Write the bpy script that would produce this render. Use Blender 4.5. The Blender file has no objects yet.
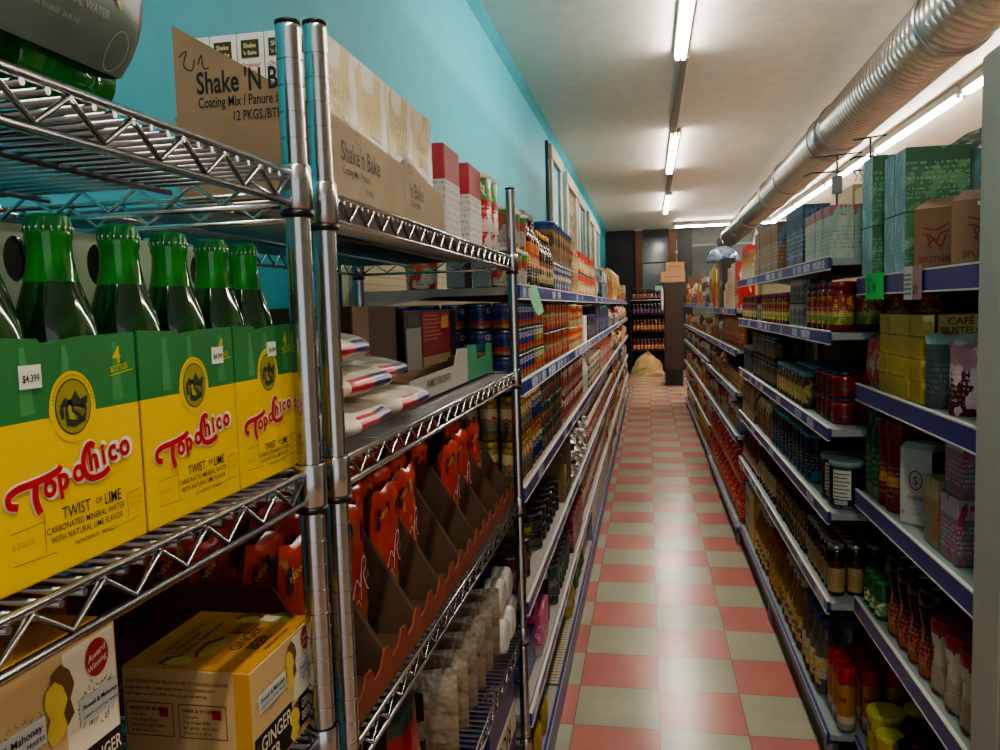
import bpy, math, random
from mathutils import Vector, Matrix
random.seed(7)
C = bpy.context.scene.collection
PI = math.pi
sc = bpy.context.scene

# ------------------------------------------------------------------ materials
def lin(c):
    if isinstance(c, str):
        c = c.lstrip('#'); c = [int(c[i:i+2], 16) / 255 for i in (0, 2, 4)]
    return tuple((x / 12.92 if x <= .04045 else ((x + .055) / 1.055) ** 2.4) for x in c) + (1,)

_m = {}
def new_mat(key):
    m = bpy.data.materials.new(key); m.use_nodes = True
    nt = m.node_tree; b = nt.nodes['Principled BSDF']
    return m, nt, b

def solid(col, rough=.5, metal=0, spec=.5, vary=.0, trans=0, emit=0, bump=0, bscale=40):
    key = ('s', col, rough, metal, spec, vary, trans, emit, bump, bscale)
    if key in _m: return _m[key]
    m, nt, b = new_mat('solid_' + str(col).strip('#'))
    N, L = nt.nodes, nt.links
    b.inputs['Base Color'].default_value = lin(col)
    b.inputs['Roughness'].default_value = rough
    b.inputs['Metallic'].default_value = metal
    b.inputs['Specular IOR Level'].default_value = spec
    b.inputs['Transmission Weight'].default_value = trans
    if emit:
        b.inputs['Emission Color'].default_value = lin(col); b.inputs['Emission Strength'].default_value = emit
    tc = N.new('ShaderNodeTexCoord')
    if vary:
        no = N.new('ShaderNodeTexNoise'); no.inputs['Scale'].default_value = 9; no.inputs['Detail'].default_value = 5
        L.new(tc.outputs['Object'], no.inputs['Vector'])
        mx = N.new('ShaderNodeMix'); mx.data_type = 'RGBA'; mx.blend_type = 'MULTIPLY'; mx.inputs[0].default_value = vary
        mx.inputs[6].default_value = lin(col)
        rp = N.new('ShaderNodeValToRGB'); rp.color_ramp.elements[0].position = .3; rp.color_ramp.elements[1].position = .7
        L.new(no.outputs['Fac'], rp.inputs['Fac']); L.new(rp.outputs['Color'], mx.inputs[7]); L.new(mx.outputs[2], b.inputs['Base Color'])
    if bump:
        no = N.new('ShaderNodeTexNoise'); no.inputs['Scale'].default_value = bscale; no.inputs['Detail'].default_value = 3
        L.new(tc.outputs['Object'], no.inputs['Vector'])
        bp = N.new('ShaderNodeBump'); bp.inputs['Strength'].default_value = bump; bp.inputs['Distance'].default_value = .01
        L.new(no.outputs['Fac'], bp.inputs['Height']); L.new(bp.outputs['Normal'], b.inputs['Normal'])
    _m[key] = m
    return m

def printed(base, bands=(), blob=None, text='#222222', rough=.4, metal=0, thr=.34, bscale=3.0, tx=(.15, .6), tamt=.65, seed=0, bump=0):
    """printed packaging: bands along the height, coloured picture patches, lines of small type"""
    key = ('p', base, tuple(bands), blob, text, rough, metal, thr, bscale, tx, tamt, seed, bump)
    if key in _m: return _m[key]
    m, nt, b = new_mat('print_' + base.strip('#'))
    N, L = nt.nodes, nt.links
    b.inputs['Roughness'].default_value = rough; b.inputs['Metallic'].default_value = metal
    tc = N.new('ShaderNodeTexCoord'); sx = N.new('ShaderNodeSeparateXYZ'); L.new(tc.outputs['Generated'], sx.inputs[0])
    rp = N.new('ShaderNodeValToRGB'); rp.color_ramp.interpolation = 'CONSTANT'
    e = rp.color_ramp.elements; e[0].position = 0; e[0].color = lin(base)
    st = sorted(bands)
    e.remove(e[1])
    for p, c in st:
        k = e.new(p); k.color = lin(c)
    if st and st[0][0] == 0: e[0].color = lin(st[0][1])
    L.new(sx.outputs['Z'], rp.inputs['Fac'])
    col = rp.outputs['Color']
    def mixin(col, fac, c):
        mx = N.new('ShaderNodeMix'); mx.data_type = 'RGBA'; L.new(fac, mx.inputs[0]); L.new(col, mx.inputs[6]); mx.inputs[7].default_value = lin(c); return mx.outputs[2]
    def math2(op, a, bb):
        n = N.new('ShaderNodeMath'); n.operation = op
        for i, v in enumerate((a, bb)):
            if isinstance(v, (int, float)): n.inputs[i].default_value = v
            else: L.new(v, n.inputs[i])
        return n.outputs[0]
    mp = N.new('ShaderNodeMapping'); mp.inputs['Location'].default_value = (seed * 3.7, seed * 1.3, seed * .71)
    L.new(tc.outputs['Generated'], mp.inputs[0])
    if blob:
        no = N.new('ShaderNodeTexNoise'); no.inputs['Scale'].default_value = bscale; no.inputs['Detail'].default_value = 1.5
        L.new(mp.outputs[0], no.inputs['Vector'])
        f = math2('LESS_THAN', no.outputs['Fac'], .5 - .5 * (.5 - thr))
        col = mixin(col, f, blob)
    if text:
        mt = N.new('ShaderNodeMapping'); mt.inputs['Scale'].default_value = (22, 22, 11); mt.inputs['Location'].default_value = (seed, seed * 2, seed)
        L.new(tc.outputs['Generated'], mt.inputs[0])
        no = N.new('ShaderNodeTexNoise'); no.inputs['Scale'].default_value = 1; no.inputs['Detail'].default_value = 2
        L.new(mt.outputs[0], no.inputs['Vector'])
        g = math2('GREATER_THAN', no.outputs['Fac'], .52)
        fr = math2('FRACT', math2('MULTIPLY', sx.outputs['Z'], 13), 0)
        g = math2('MULTIPLY', g, math2('GREATER_THAN', fr, .45))
        g = math2('MULTIPLY', g, math2('GREATER_THAN', sx.outputs['Z'], tx[0]))
        g = math2('MULTIPLY', g, math2('LESS_THAN', sx.outputs['Z'], tx[1]))
        g = math2('MULTIPLY', g, tamt)
        col = mixin(col, g, text)
    oi = N.new('ShaderNodeObjectInfo'); hs = N.new('ShaderNodeHueSaturation')
    mr = N.new('ShaderNodeMapRange'); mr.inputs[3].default_value = .82; mr.inputs[4].default_value = 1.08
    L.new(oi.outputs['Random'], mr.inputs[0]); L.new(mr.outputs[0], hs.inputs['Value']); L.new(col, hs.inputs['Color'])
    L.new(hs.outputs['Color'], b.inputs['Base Color'])
    if bump:
        no = N.new('ShaderNodeTexNoise'); no.inputs['Scale'].default_value = 30
        L.new(tc.outputs['Object'], no.inputs['Vector'])
        bp = N.new('ShaderNodeBump'); bp.inputs['Strength'].default_value = bump; bp.inputs['Distance'].default_value = .02
        L.new(no.outputs['Fac'], bp.inputs['Height']); L.new(bp.outputs['Normal'], b.inputs['Normal'])
    _m[key] = m
    return m

CHROME = solid('#bdbcbb', .22, 1); STEEL = solid('#9a9a9c', .3, 1); BLACKP = solid('#0d0d0f', .35)
KRAFT = solid('#8f7256', .8, vary=.25); KRAFT_DK = solid('#5c452f', .85, vary=.2); KRAFT_LT = solid('#a89478', .8, vary=.2)
WHITEC = solid('#d9d6cd', .5); INK = solid('#1a1512', .7); RAILBLUE = solid('#1f2f8c', .35, vary=.3); CREAM = solid('#cfc7b0', .6)
TINM = solid('#8d8d90', .3, .9); BEIGE = solid('#c9bfa4', .6)

# ------------------------------------------------------------------ mesh builder
class MB:
    def __init__(s): s.v = []; s.f = []; s.mi = []; s.mats = []; s.sm = []
    def m(s, mat):
        if mat not in s.mats: s.mats.append(mat)
        return s.mats.index(mat)
    def add(s, vs, fs, mat, smooth=False, M=None):
        o = len(s.v); i = s.m(mat)
        s.v += [tuple(M @ Vector(q)) if M else tuple(q) for q in vs]
        for f in fs: s.f.append(tuple(o + k for k in f)); s.mi.append(i); s.sm.append(smooth)
        return s
    def box(s, x0, x1, y0, y1, z0, z1, mat, bev=0, M=None):
        b = min(bev, (x1-x0)*.45, (y1-y0)*.45, (z1-z0)*.45)
        if b <= 0:
            vs = [(x, y, z) for x in (x0, x1) for y in (y0, y1) for z in (z0, z1)]
            fs = [(0,1,3,2),(4,6,7,5),(0,4,5,1),(2,3,7,6),(0,2,6,4),(1,5,7,3)]
            return s.add(vs, fs, mat, False, M)
        vs = []; idx = {}
        for ix, x in enumerate((x0, x1)):
            for iy, y in enumerate((y0, y1)):
                for iz, z in enumerate((z0, z1)):
                    sx, sy, sz = (1, -1)[ix], (1, -1)[iy], (1, -1)[iz]
                    for a, p in (('x', (x, y+sy*b, z+sz*b)), ('y', (x+sx*b, y, z+sz*b)), ('z', (x+sx*b, y+sy*b, z))):
                        idx[(ix, iy, iz, a)] = len(vs); vs.append(p)
        fs = []
        g = lambda ix, iy, iz, a: idx[(ix, iy, iz, a)]
        for i in (0, 1):
            q = [g(i,0,0,'x'), g(i,1,0,'x'), g(i,1,1,'x'), g(i,0,1,'x')]; fs.append(q if i else q[::-1])
            q = [g(0,i,0,'y'), g(0,i,1,'y'), g(1,i,1,'y'), g(1,i,0,'y')]; fs.append(q if i else q[::-1])
            q = [g(0,0,i,'z'), g(1,0,i,'z'), g(1,1,i,'z'), g(0,1,i,'z')]; fs.append(q if i else q[::-1])
        for i in (0, 1):
            for j in (0, 1):
                fl = (i + j) % 2
                q = [g(i,j,0,'x'), g(i,j,0,'y'), g(i,j,1,'y'), g(i,j,1,'x')]; fs.append(q if fl == 0 else q[::-1])
                q = [g(i,0,j,'x'), g(i,1,j,'x'), g(i,1,j,'z'), g(i,0,j,'z')]; fs.append(q if fl == 0 else q[::-1])
                q = [g(0,i,j,'y'), g(0,i,j,'z'), g(1,i,j,'z'), g(1,i,j,'y')]; fs.append(q if fl == 0 else q[::-1])
                for k in (0, 1):
                    q = [g(i,j,k,'x'), g(i,j,k,'y'), g(i,j,k,'z')]; fs.append(q if (i+j+k) % 2 else q[::-1])
        return s.add(vs, fs, mat, False, M)
    def lathe(s, prof, mat, n=16, M=None, smooth=True, mats=None, cap0=True, cap1=True, c=(0, 0)):
        if smooth == 'ring':
            for i in range(len(prof)-1): s.lathe(prof[i:i+2], mat, n, M, True, None, i == 0, i == len(prof)-2, c)
            return s
        vs = []; o = len(s.v)
        for r, z in prof:
            for k in range(n):
                a = 2*PI*k/n; vs.append((c[0]+r*math.cos(a), c[1]+r*math.sin(a), z))
        s.v += [tuple(M @ Vector(q)) if M else q for q in vs]
        for i in range(len(prof)-1):
            mt = s.m(mats[i] if mats else mat)
            for k in range(n):
                k2 = (k+1) % n
                s.f.append((o+i*n+k, o+i*n+k2, o+(i+1)*n+k2, o+(i+1)*n+k)); s.mi.append(mt); s.sm.append(smooth)
        if cap0: s.f.append(tuple(o+k for k in range(n))[::-1]); s.mi.append(s.m(mats[0] if mats else mat)); s.sm.append(False)
        if cap1: s.f.append(tuple(o+(len(prof)-1)*n+k for k in range(n))); s.mi.append(s.m(mats[-1] if mats else mat)); s.sm.append(False)
        return s
    def tube(s, pts, r, mat, n=8, closed=False):
        P = [Vector(p) for p in pts]; o = len(s.v); i = s.m(mat); up = None
        for k, p in enumerate(P):
            t = (P[min(k+1, len(P)-1)] - P[max(k-1, 0)]).normalized()
            if up is None: up = Vector((0, 0, 1)) if abs(t.z) < .9 else Vector((1, 0, 0))
            u = t.cross(up); u = u.normalized() if u.length > 1e-6 else t.orthogonal().normalized(); w = u.cross(t).normalized()
            for j in range(n):
                a = 2*PI*j/n; s.v.append(tuple(p + (u*math.cos(a) + w*math.sin(a))*r))
        for k in range(len(P)-1):
            for j in range(n):
                j2 = (j+1) % n
                s.f.append((o+k*n+j, o+k*n+j2, o+(k+1)*n+j2, o+(k+1)*n+j)); s.mi.append(i); s.sm.append(True)
        s.f.append(tuple(o+j for j in range(n))[::-1]); s.mi.append(i); s.sm.append(False)
        e = o+(len(P)-1)*n; s.f.append(tuple(e+j for j in range(n))); s.mi.append(i); s.sm.append(False)
        return s
    def prism(s, poly, axis, a0, a1, mat):
        """poly: 2-D outline; axis 'x': (y,z) outline swept x a0..a1; 'y': (x,z); 'z': (x,y)"""
        def p3(u, w, a): return {'x': (a, u, w), 'y': (u, a, w), 'z': (u, w, a)}[axis]
        n = len(poly); vs = [p3(u, w, a0) for u, w in poly] + [p3(u, w, a1) for u, w in poly]
        fs = [tuple(range(n))[::-1], tuple(range(n, 2*n))] + [(k, (k+1) % n, n+(k+1) % n, n+k) for k in range(n)]
        return s.add(vs, fs, mat)
    def flat(s, poly, org, ux, uy, mat):
        org, ux, uy = Vector(org), Vector(ux), Vector(uy)
        return s.add([tuple(org + ux*a + uy*b) for a, b in poly], [tuple(range(len(poly)))], mat)
    def ribbon(s, pts, w, org, ux, uy, mat):
        """flat brush stroke through 2-D points; w a width or a list"""
        org, ux, uy = Vector(org), Vector(ux), Vector(uy); n = len(pts); o = len(s.v); i = s.m(mat)
        for k, (x, y) in enumerate(pts):
            a, b = pts[max(k-1, 0)], pts[min(k+1, n-1)]
            d = Vector((b[0]-a[0], b[1]-a[1])).normalized(); h = (w[k] if isinstance(w, (list, tuple)) else w)/2
            for sg in (1, -1): s.v.append(tuple(org + ux*(x - sg*d.y*h) + uy*(y + sg*d.x*h)))
        for k in range(n-1): s.f.append((o+2*k, o+2*k+1, o+2*k+3, o+2*k+2)); s.mi.append(i); s.sm.append(False)
        return s
    def text(s, st, org, ux, uy, size, mat, align='l', off=0., shear=0., sx=1., bend=None, rot=0.):
        V, F, W = text_geo(st, off, shear)
        dx = {'l': 0, 'c': -W/2, 'r': -W}[align]
        org, ux, uy = Vector(org), Vector(ux), Vector(uy); cr, sr = math.cos(rot), math.sin(rot)
        out = []
        for x, y in V:
            a, b = (x+dx)*size*sx, y*size
            a, b = a*cr - b*sr, a*sr + b*cr
            if bend:       # wrap on a cylinder of radius bend round the z axis, centred on +x
                t = a/bend; out.append((bend*math.cos(t), bend*math.sin(t), org.z + b))
            else: out.append(tuple(org + ux*a + uy*b))
        return s.add(out, F, mat)
    def mesh(s, name):
        me = bpy.data.meshes.new(name); me.from_pydata(s.v, [], s.f)
        for mt in s.mats: me.materials.append(mt)
        me.polygons.foreach_set('material_index', s.mi); me.polygons.foreach_set('use_smooth', s.sm)
        me.update(); return me
    def build(s, name, parent=None, loc=None):
        o = bpy.data.objects.new(name, s.mesh(name)); C.objects.link(o)
        if parent: o.parent = parent
        if loc: o.location = loc
        return o

_tg = {}
def text_geo(st, off=0., shear=0.):
    key = (st, off, shear)
    if key in _tg: return _tg[key]
    cu = bpy.data.curves.new('tmp', 'FONT'); cu.body = st; cu.size = 1; cu.offset = off; cu.shear = shear; cu.resolution_u = 3
    ob = bpy.data.objects.new('tmp', cu); C.objects.link(ob); bpy.context.view_layer.update()
    ev = ob.evaluated_get(bpy.context.evaluated_depsgraph_get()); me = ev.to_mesh()
    V = [(v.co.x, v.co.y) for v in me.vertices]; F = [tuple(p.vertices) for p in me.polygons]
    x0 = min([v[0] for v in V] or [0]); V = [(x-x0, y) for x, y in V]; W = max([v[0] for v in V] or [0])
    ev.to_mesh_clear(); bpy.data.objects.remove(ob); bpy.data.curves.remove(cu)
    _tg[key] = (V, F, W); return _tg[key]

def empty(name, loc=(0, 0, 0), rz=0):
    o = bpy.data.objects.new(name, None); o.empty_display_size = .05; C.objects.link(o); o.location = loc; o.rotation_euler = (0, 0, rz); return o
def tag(o, label, cat, group=None):
    o['label'] = label; o['category'] = cat
    if group: o['group'] = group
    return o
def struct(name, mb):
    o = mb.build(name); o['kind'] = 'structure'; return o
_kids = {}
def dup(root, loc, rz=0, label=None, group=None, rx=0, ry=0):
    def cp(o, par):
        c = o.copy(); C.objects.link(c); c.parent = par
        for g in list(o.children): cp(g, c)
        return c
    r = cp(root, None); r.location = loc; r.rotation_euler = (rx, ry, rz)
    if label: r['label'] = label
    if group: r['group'] = group
    return r

ORD = 'first second third fourth fifth sixth seventh eighth ninth tenth eleventh twelfth thirteenth fourteenth fifteenth sixteenth seventeenth eighteenth nineteenth twentieth'.split()
def ordn(i):
    if i < 20: return ORD[i]
    t = ['', '', 'twenty', 'thirty', 'forty', 'fifty', 'sixty', 'seventy', 'eighty', 'ninety'][(i+1)//10]
    return (t + '-' + ORD[(i+1) % 10 - 1]) if (i+1) % 10 else {30: 'thirtieth', 40: 'fortieth', 50: 'fiftieth', 60: 'sixtieth', 70: 'seventieth', 80: 'eightieth'}[i+1]

# ------------------------------------------------------------------ product prototypes (mesh sets: [(part name, mesh)], first = body)
def P_can(r, h, label, lid=None, lettering=None, lcol=WHITEC, parts=True, n=16):
    body = MB(); lm = TINM
    if parts:
        body.lathe([(r*.9, 0), (r, .003), (r*.985, .006), (r*.985, h-.006), (r, h-.003), (r*.93, h-.001), (r*.9, h-.004)], lm, n)
        out = [('can', body.mesh('can')), ('label', MB().lathe([(r*.995, .007), (r*.995, h-.007)], label, n, cap0=False, cap1=False).mesh('label'))]
        if lid: out.append(('lid', MB().lathe([(r*1.02, h-.012), (r*1.04, h-.010), (r*1.04, h+.001), (r*.98, h+.003)], lid, n).mesh('lid')))
        if lettering:
            t = MB(); t.text(lettering, (0, 0, h*.62), (0, 1, 0), (0, 0, 1), r*.62, lcol, 'c', .01, bend=r*1.004); out.append(('lettering', t.mesh('lettering')))
    else:
        top = lid or lm
        body.lathe([(r*.94, 0), (r, .003), (r, h*.94), (r*.98, h), (r*.9, h-.002)], label, n, mats=[label, label, top, top])
        out = [('can', body.mesh('can'))]
    return out
def P_jar(r, h, content, lid, label=None, neck=.86, parts=True, n=14, lettering=None, lcol=WHITEC, shoulder=.78):
    body = MB(); lh = min(.018, h*.14)
    prof = [(r*.9, 0), (r, .006), (r, h*shoulder), (r*neck, h-lh)]
    if parts:
        body.lathe(prof, content, n); out = [('jar', body.mesh('jar'))]
        out.append(('lid', MB().lathe([(r*neck*1.04, h-lh), (r*neck*1.08, h-lh+.002), (r*neck*1.08, h-.003), (r*neck*.98, h)], lid, n).mesh('lid')))
        if label: out.append(('label', MB().lathe([(r*1.01, h*.14), (r*1.01, h*(shoulder-.06))], label, n, cap0=False, cap1=False).mesh('label')))
        if lettering:
            t = MB(); t.text(lettering, (0, 0, h*.45), (0, 1, 0), (0, 0, 1), r*.6, lcol, 'c', .01, bend=r*1.02); out.append(('lettering', t.mesh('lettering')))
    else:
        lb = label or content
        body.lathe([(r*.9, 0), (r, .006), (r, h*.15), (r, h*(shoulder-.06)), (r, h*shoulder), (r*neck, h-lh), (r*neck*1.06, h-lh), (r*neck*1.06, h)], content, n, mats=[content, content, lb, content, content, lid, lid])
        out = [('jar', body.mesh('jar'))]
    return out
def P_bottle(r, h, content, cap, label, nk=.4, parts=True, n=14, sh=.62, lb=(.12, .5), caph=.09):
    prof = [(r*.88, 0), (r, .006), (r, h*sh), (r*(nk+.25), h*(sh+.12)), (r*nk, h*(sh+.22)), (r*nk, h*(1-caph))]
    body = MB()
    cp = [(r*nk*1.15, h*(1-caph)), (r*nk*1.2, h*(1-caph)+.002), (r*nk*1.15, h-.002), (r*nk*.9, h)]
    if parts:
        body.lathe(prof, content, n); out = [('bottle', body.mesh('bottle')), ('cap', MB().lathe(cp, cap, n).mesh('cap'))]
        if label: out.append(('label', MB().lathe([(r*1.012, h*lb[0]), (r*1.012, h*lb[1])], label, n, cap0=False, cap1=False).mesh('label')))
    else:
        L = label or content
        pr = [(r*.9, 0), (r, .004), (r, h*lb[0]), (r, h*lb[1]), (r, h*sh), (r*(nk+.25), h*(sh+.12)), (r*nk, h*(sh+.22)), (r*nk, h*(1-caph))] + cp
        body.lathe(pr, content, n, mats=[content]*2+[L]+[content]*4+[cap]*4); out = [('bottle', body.mesh('bottle'))]
    return out
def P_box(dx, dy, dz, mat, side=None, lettering=None, lcol=WHITEC, lsize=.03, lz=.6, bev=.0015):
    """x is depth (front face at +x), y width, z height; origin at base centre"""
    b = MB().box(-dx/2, dx/2, -dy/2, dy/2, 0, dz, mat, bev); out = [('box', b.mesh('box'))]
    if lettering:
        t = MB(); t.text(lettering, (dx/2+.0006, 0, dz*lz), (0, 1, 0), (0, 0, 1), lsize, lcol, 'c', .012); out.append(('lettering', t.mesh('lettering')))
    return out
def pouch_mb(w, h, d, mat, seam=None, seed=0, gus=.12, nu=9, nv=13, wr=.06, seamh=.05, tuck=.0):
    rnd = random.Random(seed); mb = MB(); ph = [rnd.uniform(0, 6.28) for _ in range(6)]
    def pt(u, v, sgn):
        a = max(0, 1-abs(u)**2.6)**.6; t = max(0., 1-abs(v)**6)**.7
        if v < -.8: t = max(t, .75*max(0, 1-abs(v+.1)**9)**.5)
        k = d/2*a*t*(1 + wr*3*math.sin(5*v+ph[0]+2*u)*.35 + wr*math.sin(9*u+ph[1]+4*v))
        yy = u*w/2*(1-.05*t+.012*math.sin(7*v+ph[2])) ; zz = (v+1)/2*h + .004*math.sin(6*u+ph[3])*(v > .85)
        return (sgn*k + tuck*max(0, v-.6)*h, yy, zz)
    for sgn in (1, -1):
        vs = [pt(-1+2*i/(nu-1), -1+2*j/(nv-1), sgn) for j in range(nv) for i in range(nu)]
        for j in range(nv-1):
            mt = seam if seam and (j >= nv-2) else mat
            fs = [(j*nu+i, j*nu+i+1, (j+1)*nu+i+1, (j+1)*nu+i) for i in range(nu-1)]
            fs = fs if sgn > 0 else [f[::-1] for f in fs]
            if j == 0: o = len(mb.v); mb.v += vs
            k = mb.m(mt)
            for f in fs: mb.f.append(tuple(o+q for q in f)); mb.mi.append(k); mb.sm.append(True)
    return mb
def P_bag(w, h, d, mat, seam=None, seed=0, **k):
    return [('bag', pouch_mb(w, h, d, mat, seam, seed, **k).mesh('bag'))]
def P_tub(wx, wy, h, body, lid, n=16, parts=True):
    mb = MB(); r = min(wx, wy)/2
    mb.lathe([(r*.86, 0), (r*.88, .004), (r*.98, h*.9), (r*.98, h*.92)], body, n)
    out = [('tub', mb.mesh('tub'))]
    out.append(('lid', MB().lathe([(r, h*.9), (r*1.03, h*.91), (r*1.03, h*.985), (r*.96, h)], lid, n).mesh('lid')))
    return out

_names = {}
def proto(name, meshes, cat):
    """hidden nowhere: the prototype is data only; objects are linked when placed"""
    return (name, meshes, cat)
def place(pr, loc, rz=0, label='', group=None, rx=0, ry=0):
    name, meshes, cat = pr
    o = bpy.data.objects.new(name, meshes[0][1]); C.objects.link(o)
    o.location = loc; o.rotation_euler = (rx, ry, rz); tag(o, label, cat, group)
    for pn, me in meshes[1:]:
        c = bpy.data.objects.new(pn, me); C.objects.link(c); c.parent = o
    return o

_used = {}
def row(pr, side, xf, z, y0, y1, pitch, dx, h, desc, shelf, stack=1, depth=1, jit=.004, dpitch=None, frm='near end', rot=None, first_depth=None, start=0, skip=0):
    """a run of one product along a shelf: side -1 the shelf by the turquoise wall (front faces +x), +1 the opposite run"""
    if rot is None: rot = .03 if any(k in pr[0] for k in ('box', 'pack', 'carton')) else .12
    n = max(1, int((y1-y0)/pitch + .25)); dp = dpitch or dx*1.06
    for i in range(n):
        dd = max(depth, first_depth or 0) if i == 0 else depth
        for d in range(dd):
            for s in range(stack):
                if skip and s == stack-1 and random.random() < skip: continue
                y = y0 + pitch*(i+.5) + random.uniform(-jit, jit)*.5
                x = xf + side*(dx/2 + d*dp) + side*random.uniform(0, jit)
                bits = [desc, ordn(i+start) + ' from ' + frm]
                w = []
                if stack > 1: w.append((['lower-layer', 'upper-layer'] if stack == 2 else ['bottom-layer', 'second-layer', 'third-layer', 'top-layer'] if stack == 4 else ['bottom-layer', 'middle-layer', 'top-layer'])[s])
                if dd > 1: w.append(ordn(d) + '-row' if d else 'front-row')
                lab = bits[0] + ', ' + bits[1] + (', ' + ' '.join(w) if w else '') + ', ' + shelf
                _used[lab] = _used.get(lab, 0) + 1
                place(pr, (x, y, z + s*h + .001*(s+1)), (PI if side > 0 else 0) + random.uniform(-rot, rot), lab, desc + 's, ' + shelf)
    return y0 + n*pitch
# ================================================================== the shop
H = 3.2; WL = -.93; WR = 3.7; YB = 18.6; Y0 = -3.2
def floor_mat():
    m, nt, b = new_mat('checker_tiles'); N, L = nt.nodes, nt.links
    geo = N.new('ShaderNodeNewGeometry'); mp = N.new('ShaderNodeMapping')
    s = 1/.3048
    mp.inputs['Scale'].default_value = (s, s, s); mp.inputs['Location'].default_value = (-.0193*s, -2.7715*s, .5)
    L.new(geo.outputs['Position'], mp.inputs[0])
    sx = N.new('ShaderNodeSeparateXYZ'); L.new(mp.outputs[0], sx.inputs[0])
    def mth(op, a, bb=0, c=None):
        n = N.new('ShaderNodeMath'); n.operation = op
        for i, v in enumerate((a, bb)):
            if isinstance(v, (int, float)): n.inputs[i].default_value = v
            else: L.new(v, n.inputs[i])
        return n.outputs[0]
    fx, fy = mth('FLOOR', sx.outputs['X']), mth('FLOOR', sx.outputs['Y'])
    par = mth('FLOORED_MODULO', mth('ADD', fx, fy), 2)
    no = N.new('ShaderNodeTexNoise'); no.inputs['Scale'].default_value = 3.2; no.inputs['Detail'].default_value = 8; no.inputs['Roughness'].default_value = .65
    L.new(geo.outputs['Position'], no.inputs['Vector'])
    wn = N.new('ShaderNodeTexWhiteNoise'); wn.noise_dimensions = '2D'
    cb = N.new('ShaderNodeCombineXYZ'); L.new(fx, cb.inputs[0]); L.new(fy, cb.inputs[1]); L.new(cb.outputs[0], wn.inputs['Vector'])
    mx = N.new('ShaderNodeMix'); mx.data_type = 'RGBA'; L.new(par, mx.inputs[0])
    mx.inputs[6].default_value = lin('#c07a70'); mx.inputs[7].default_value = lin('#aaa890')
    # mottling and per-tile tone
    hs = N.new('ShaderNodeHueSaturation'); L.new(mx.outputs[2], hs.inputs['Color'])
    v = mth('ADD', mth('MULTIPLY', no.outputs['Fac'], .35), .80); v = mth('ADD', v, mth('MULTIPLY', wn.outputs['Value'], .08)); L.new(v, hs.inputs['Value'])
    # scuffs
    n2 = N.new('ShaderNodeTexNoise'); n2.inputs['Scale'].default_value = 110; n2.inputs['Detail'].default_value = 2
    m2 = N.new('ShaderNodeMapping'); m2.inputs['Scale'].default_value = (1, .6, 1); L.new(geo.outputs['Position'], m2.inputs[0]); L.new(m2.outputs[0], n2.inputs['Vector'])
    sc_ = mth('MULTIPLY', mth('GREATER_THAN', n2.outputs['Fac'], .715), mth('GREATER_THAN', no.outputs['Fac'], .5))
    m3 = N.new('ShaderNodeMix'); m3.data_type = 'RGBA'; L.new(mth('MULTIPLY', sc_, .55), m3.inputs[0]); L.new(hs.outputs['Color'], m3.inputs[6]); m3.inputs[7].default_value = lin('#4a3a32')
    # joints
    ex = mth('ABSOLUTE', mth('SUBTRACT', mth('FRACT', sx.outputs['X']), .5)); ey = mth('ABSOLUTE', mth('SUBTRACT', mth('FRACT', sx.outputs['Y']), .5))
    j = mth('GREATER_THAN', mth('MAXIMUM', ex, ey), .493)
    m4 = N.new('ShaderNodeMix'); m4.data_type = 'RGBA'; L.new(mth('MULTIPLY', j, .55), m4.inputs[0]); L.new(m3.outputs[2], m4.inputs[6]); m4.inputs[7].default_value = lin('#6b4a40')
    L.new(m4.outputs[2], b.inputs['Base Color'])
    rr = mth('ADD', mth('MULTIPLY', no.outputs['Fac'], .24), .10); L.new(rr, b.inputs['Roughness'])
    bp = N.new('ShaderNodeBump'); bp.inputs['Strength'].default_value = .08; bp.inputs['Distance'].default_value = .004
    L.new(no.outputs['Fac'], bp.inputs['Height']); L.new(bp.outputs['Normal'], b.inputs['Normal'])
    return m
struct('floor', MB().box(WL-.1, WR+.1, Y0, YB+2.2, -.1, 0, floor_mat()))
struct('ceiling', MB().box(WL-.1, WR+.1, Y0, YB+2.2, H, H+.1, solid('#e8e5dc', .5, vary=.10, bump=.03, bscale=2)))
BLUEW = solid('#4bb3c6', .6, spec=.2, vary=.10)
struct('wall_left', MB().box(WL-.1, WL, Y0, YB, 0, H, BLUEW).prism([(WL, H), (WL+.05, H), (WL, H-.05)], 'y', Y0, YB, BLUEW))
struct('wall_right', MB().box(WR, WR+.1, Y0, YB, 0, H, solid('#9b8f7c', .6, vary=.15)))
# back wall: dark panelling with a doorway bay, brown posts, a high strip of glass
PANEL = solid('#2a2a2c', .5, vary=.35); WOODP = solid('#6a4327', .5, vary=.3); GLASSD = solid('#3a4a50', .12, spec=.8)
mb = MB().box(WL, -.27, YB, YB+.1, 0, H, PANEL)
for k in range(5): mb.box(WL+.05+k*.13, WL+.06+k*.13, YB-.01, YB, 0, H, solid('#1c1c1e', .5))
mb.box(-.27, 1.0, YB+.02, YB+.1, 0, 1.7, solid('#17130f', .6)); mb.box(1.0, WR, YB, YB+.1, 0, H, solid('#4b5350', .5, vary=.3)); mb.box(1.0, WR, YB-.02, YB, 2.78, 2.83, solid('#727c78', .5))
mb.box(.9, WR, YB-.03, YB, 1.9, 2.12, solid('#5a3a26', .5))
struct('wall_back', mb)
w = struct('window_1', MB().box(-.1, .48, YB+.03, YB+.05, 1.7, 3.02, GLASSD).box(-.1, .48, YB, YB+.05, 2.44, 2.47, solid('#2c3538', .4)).box(-.1, .48, YB, YB+.05, 3.02, H, PANEL))
struct('trim_1', MB().box(-.27, -.1, YB-.05, YB+.03, 0, H-.02, WOODP, .008))
struct('trim_2', MB().box(.48, .68, YB-.05, YB+.03, 0, H-.02, WOODP, .008))
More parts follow.
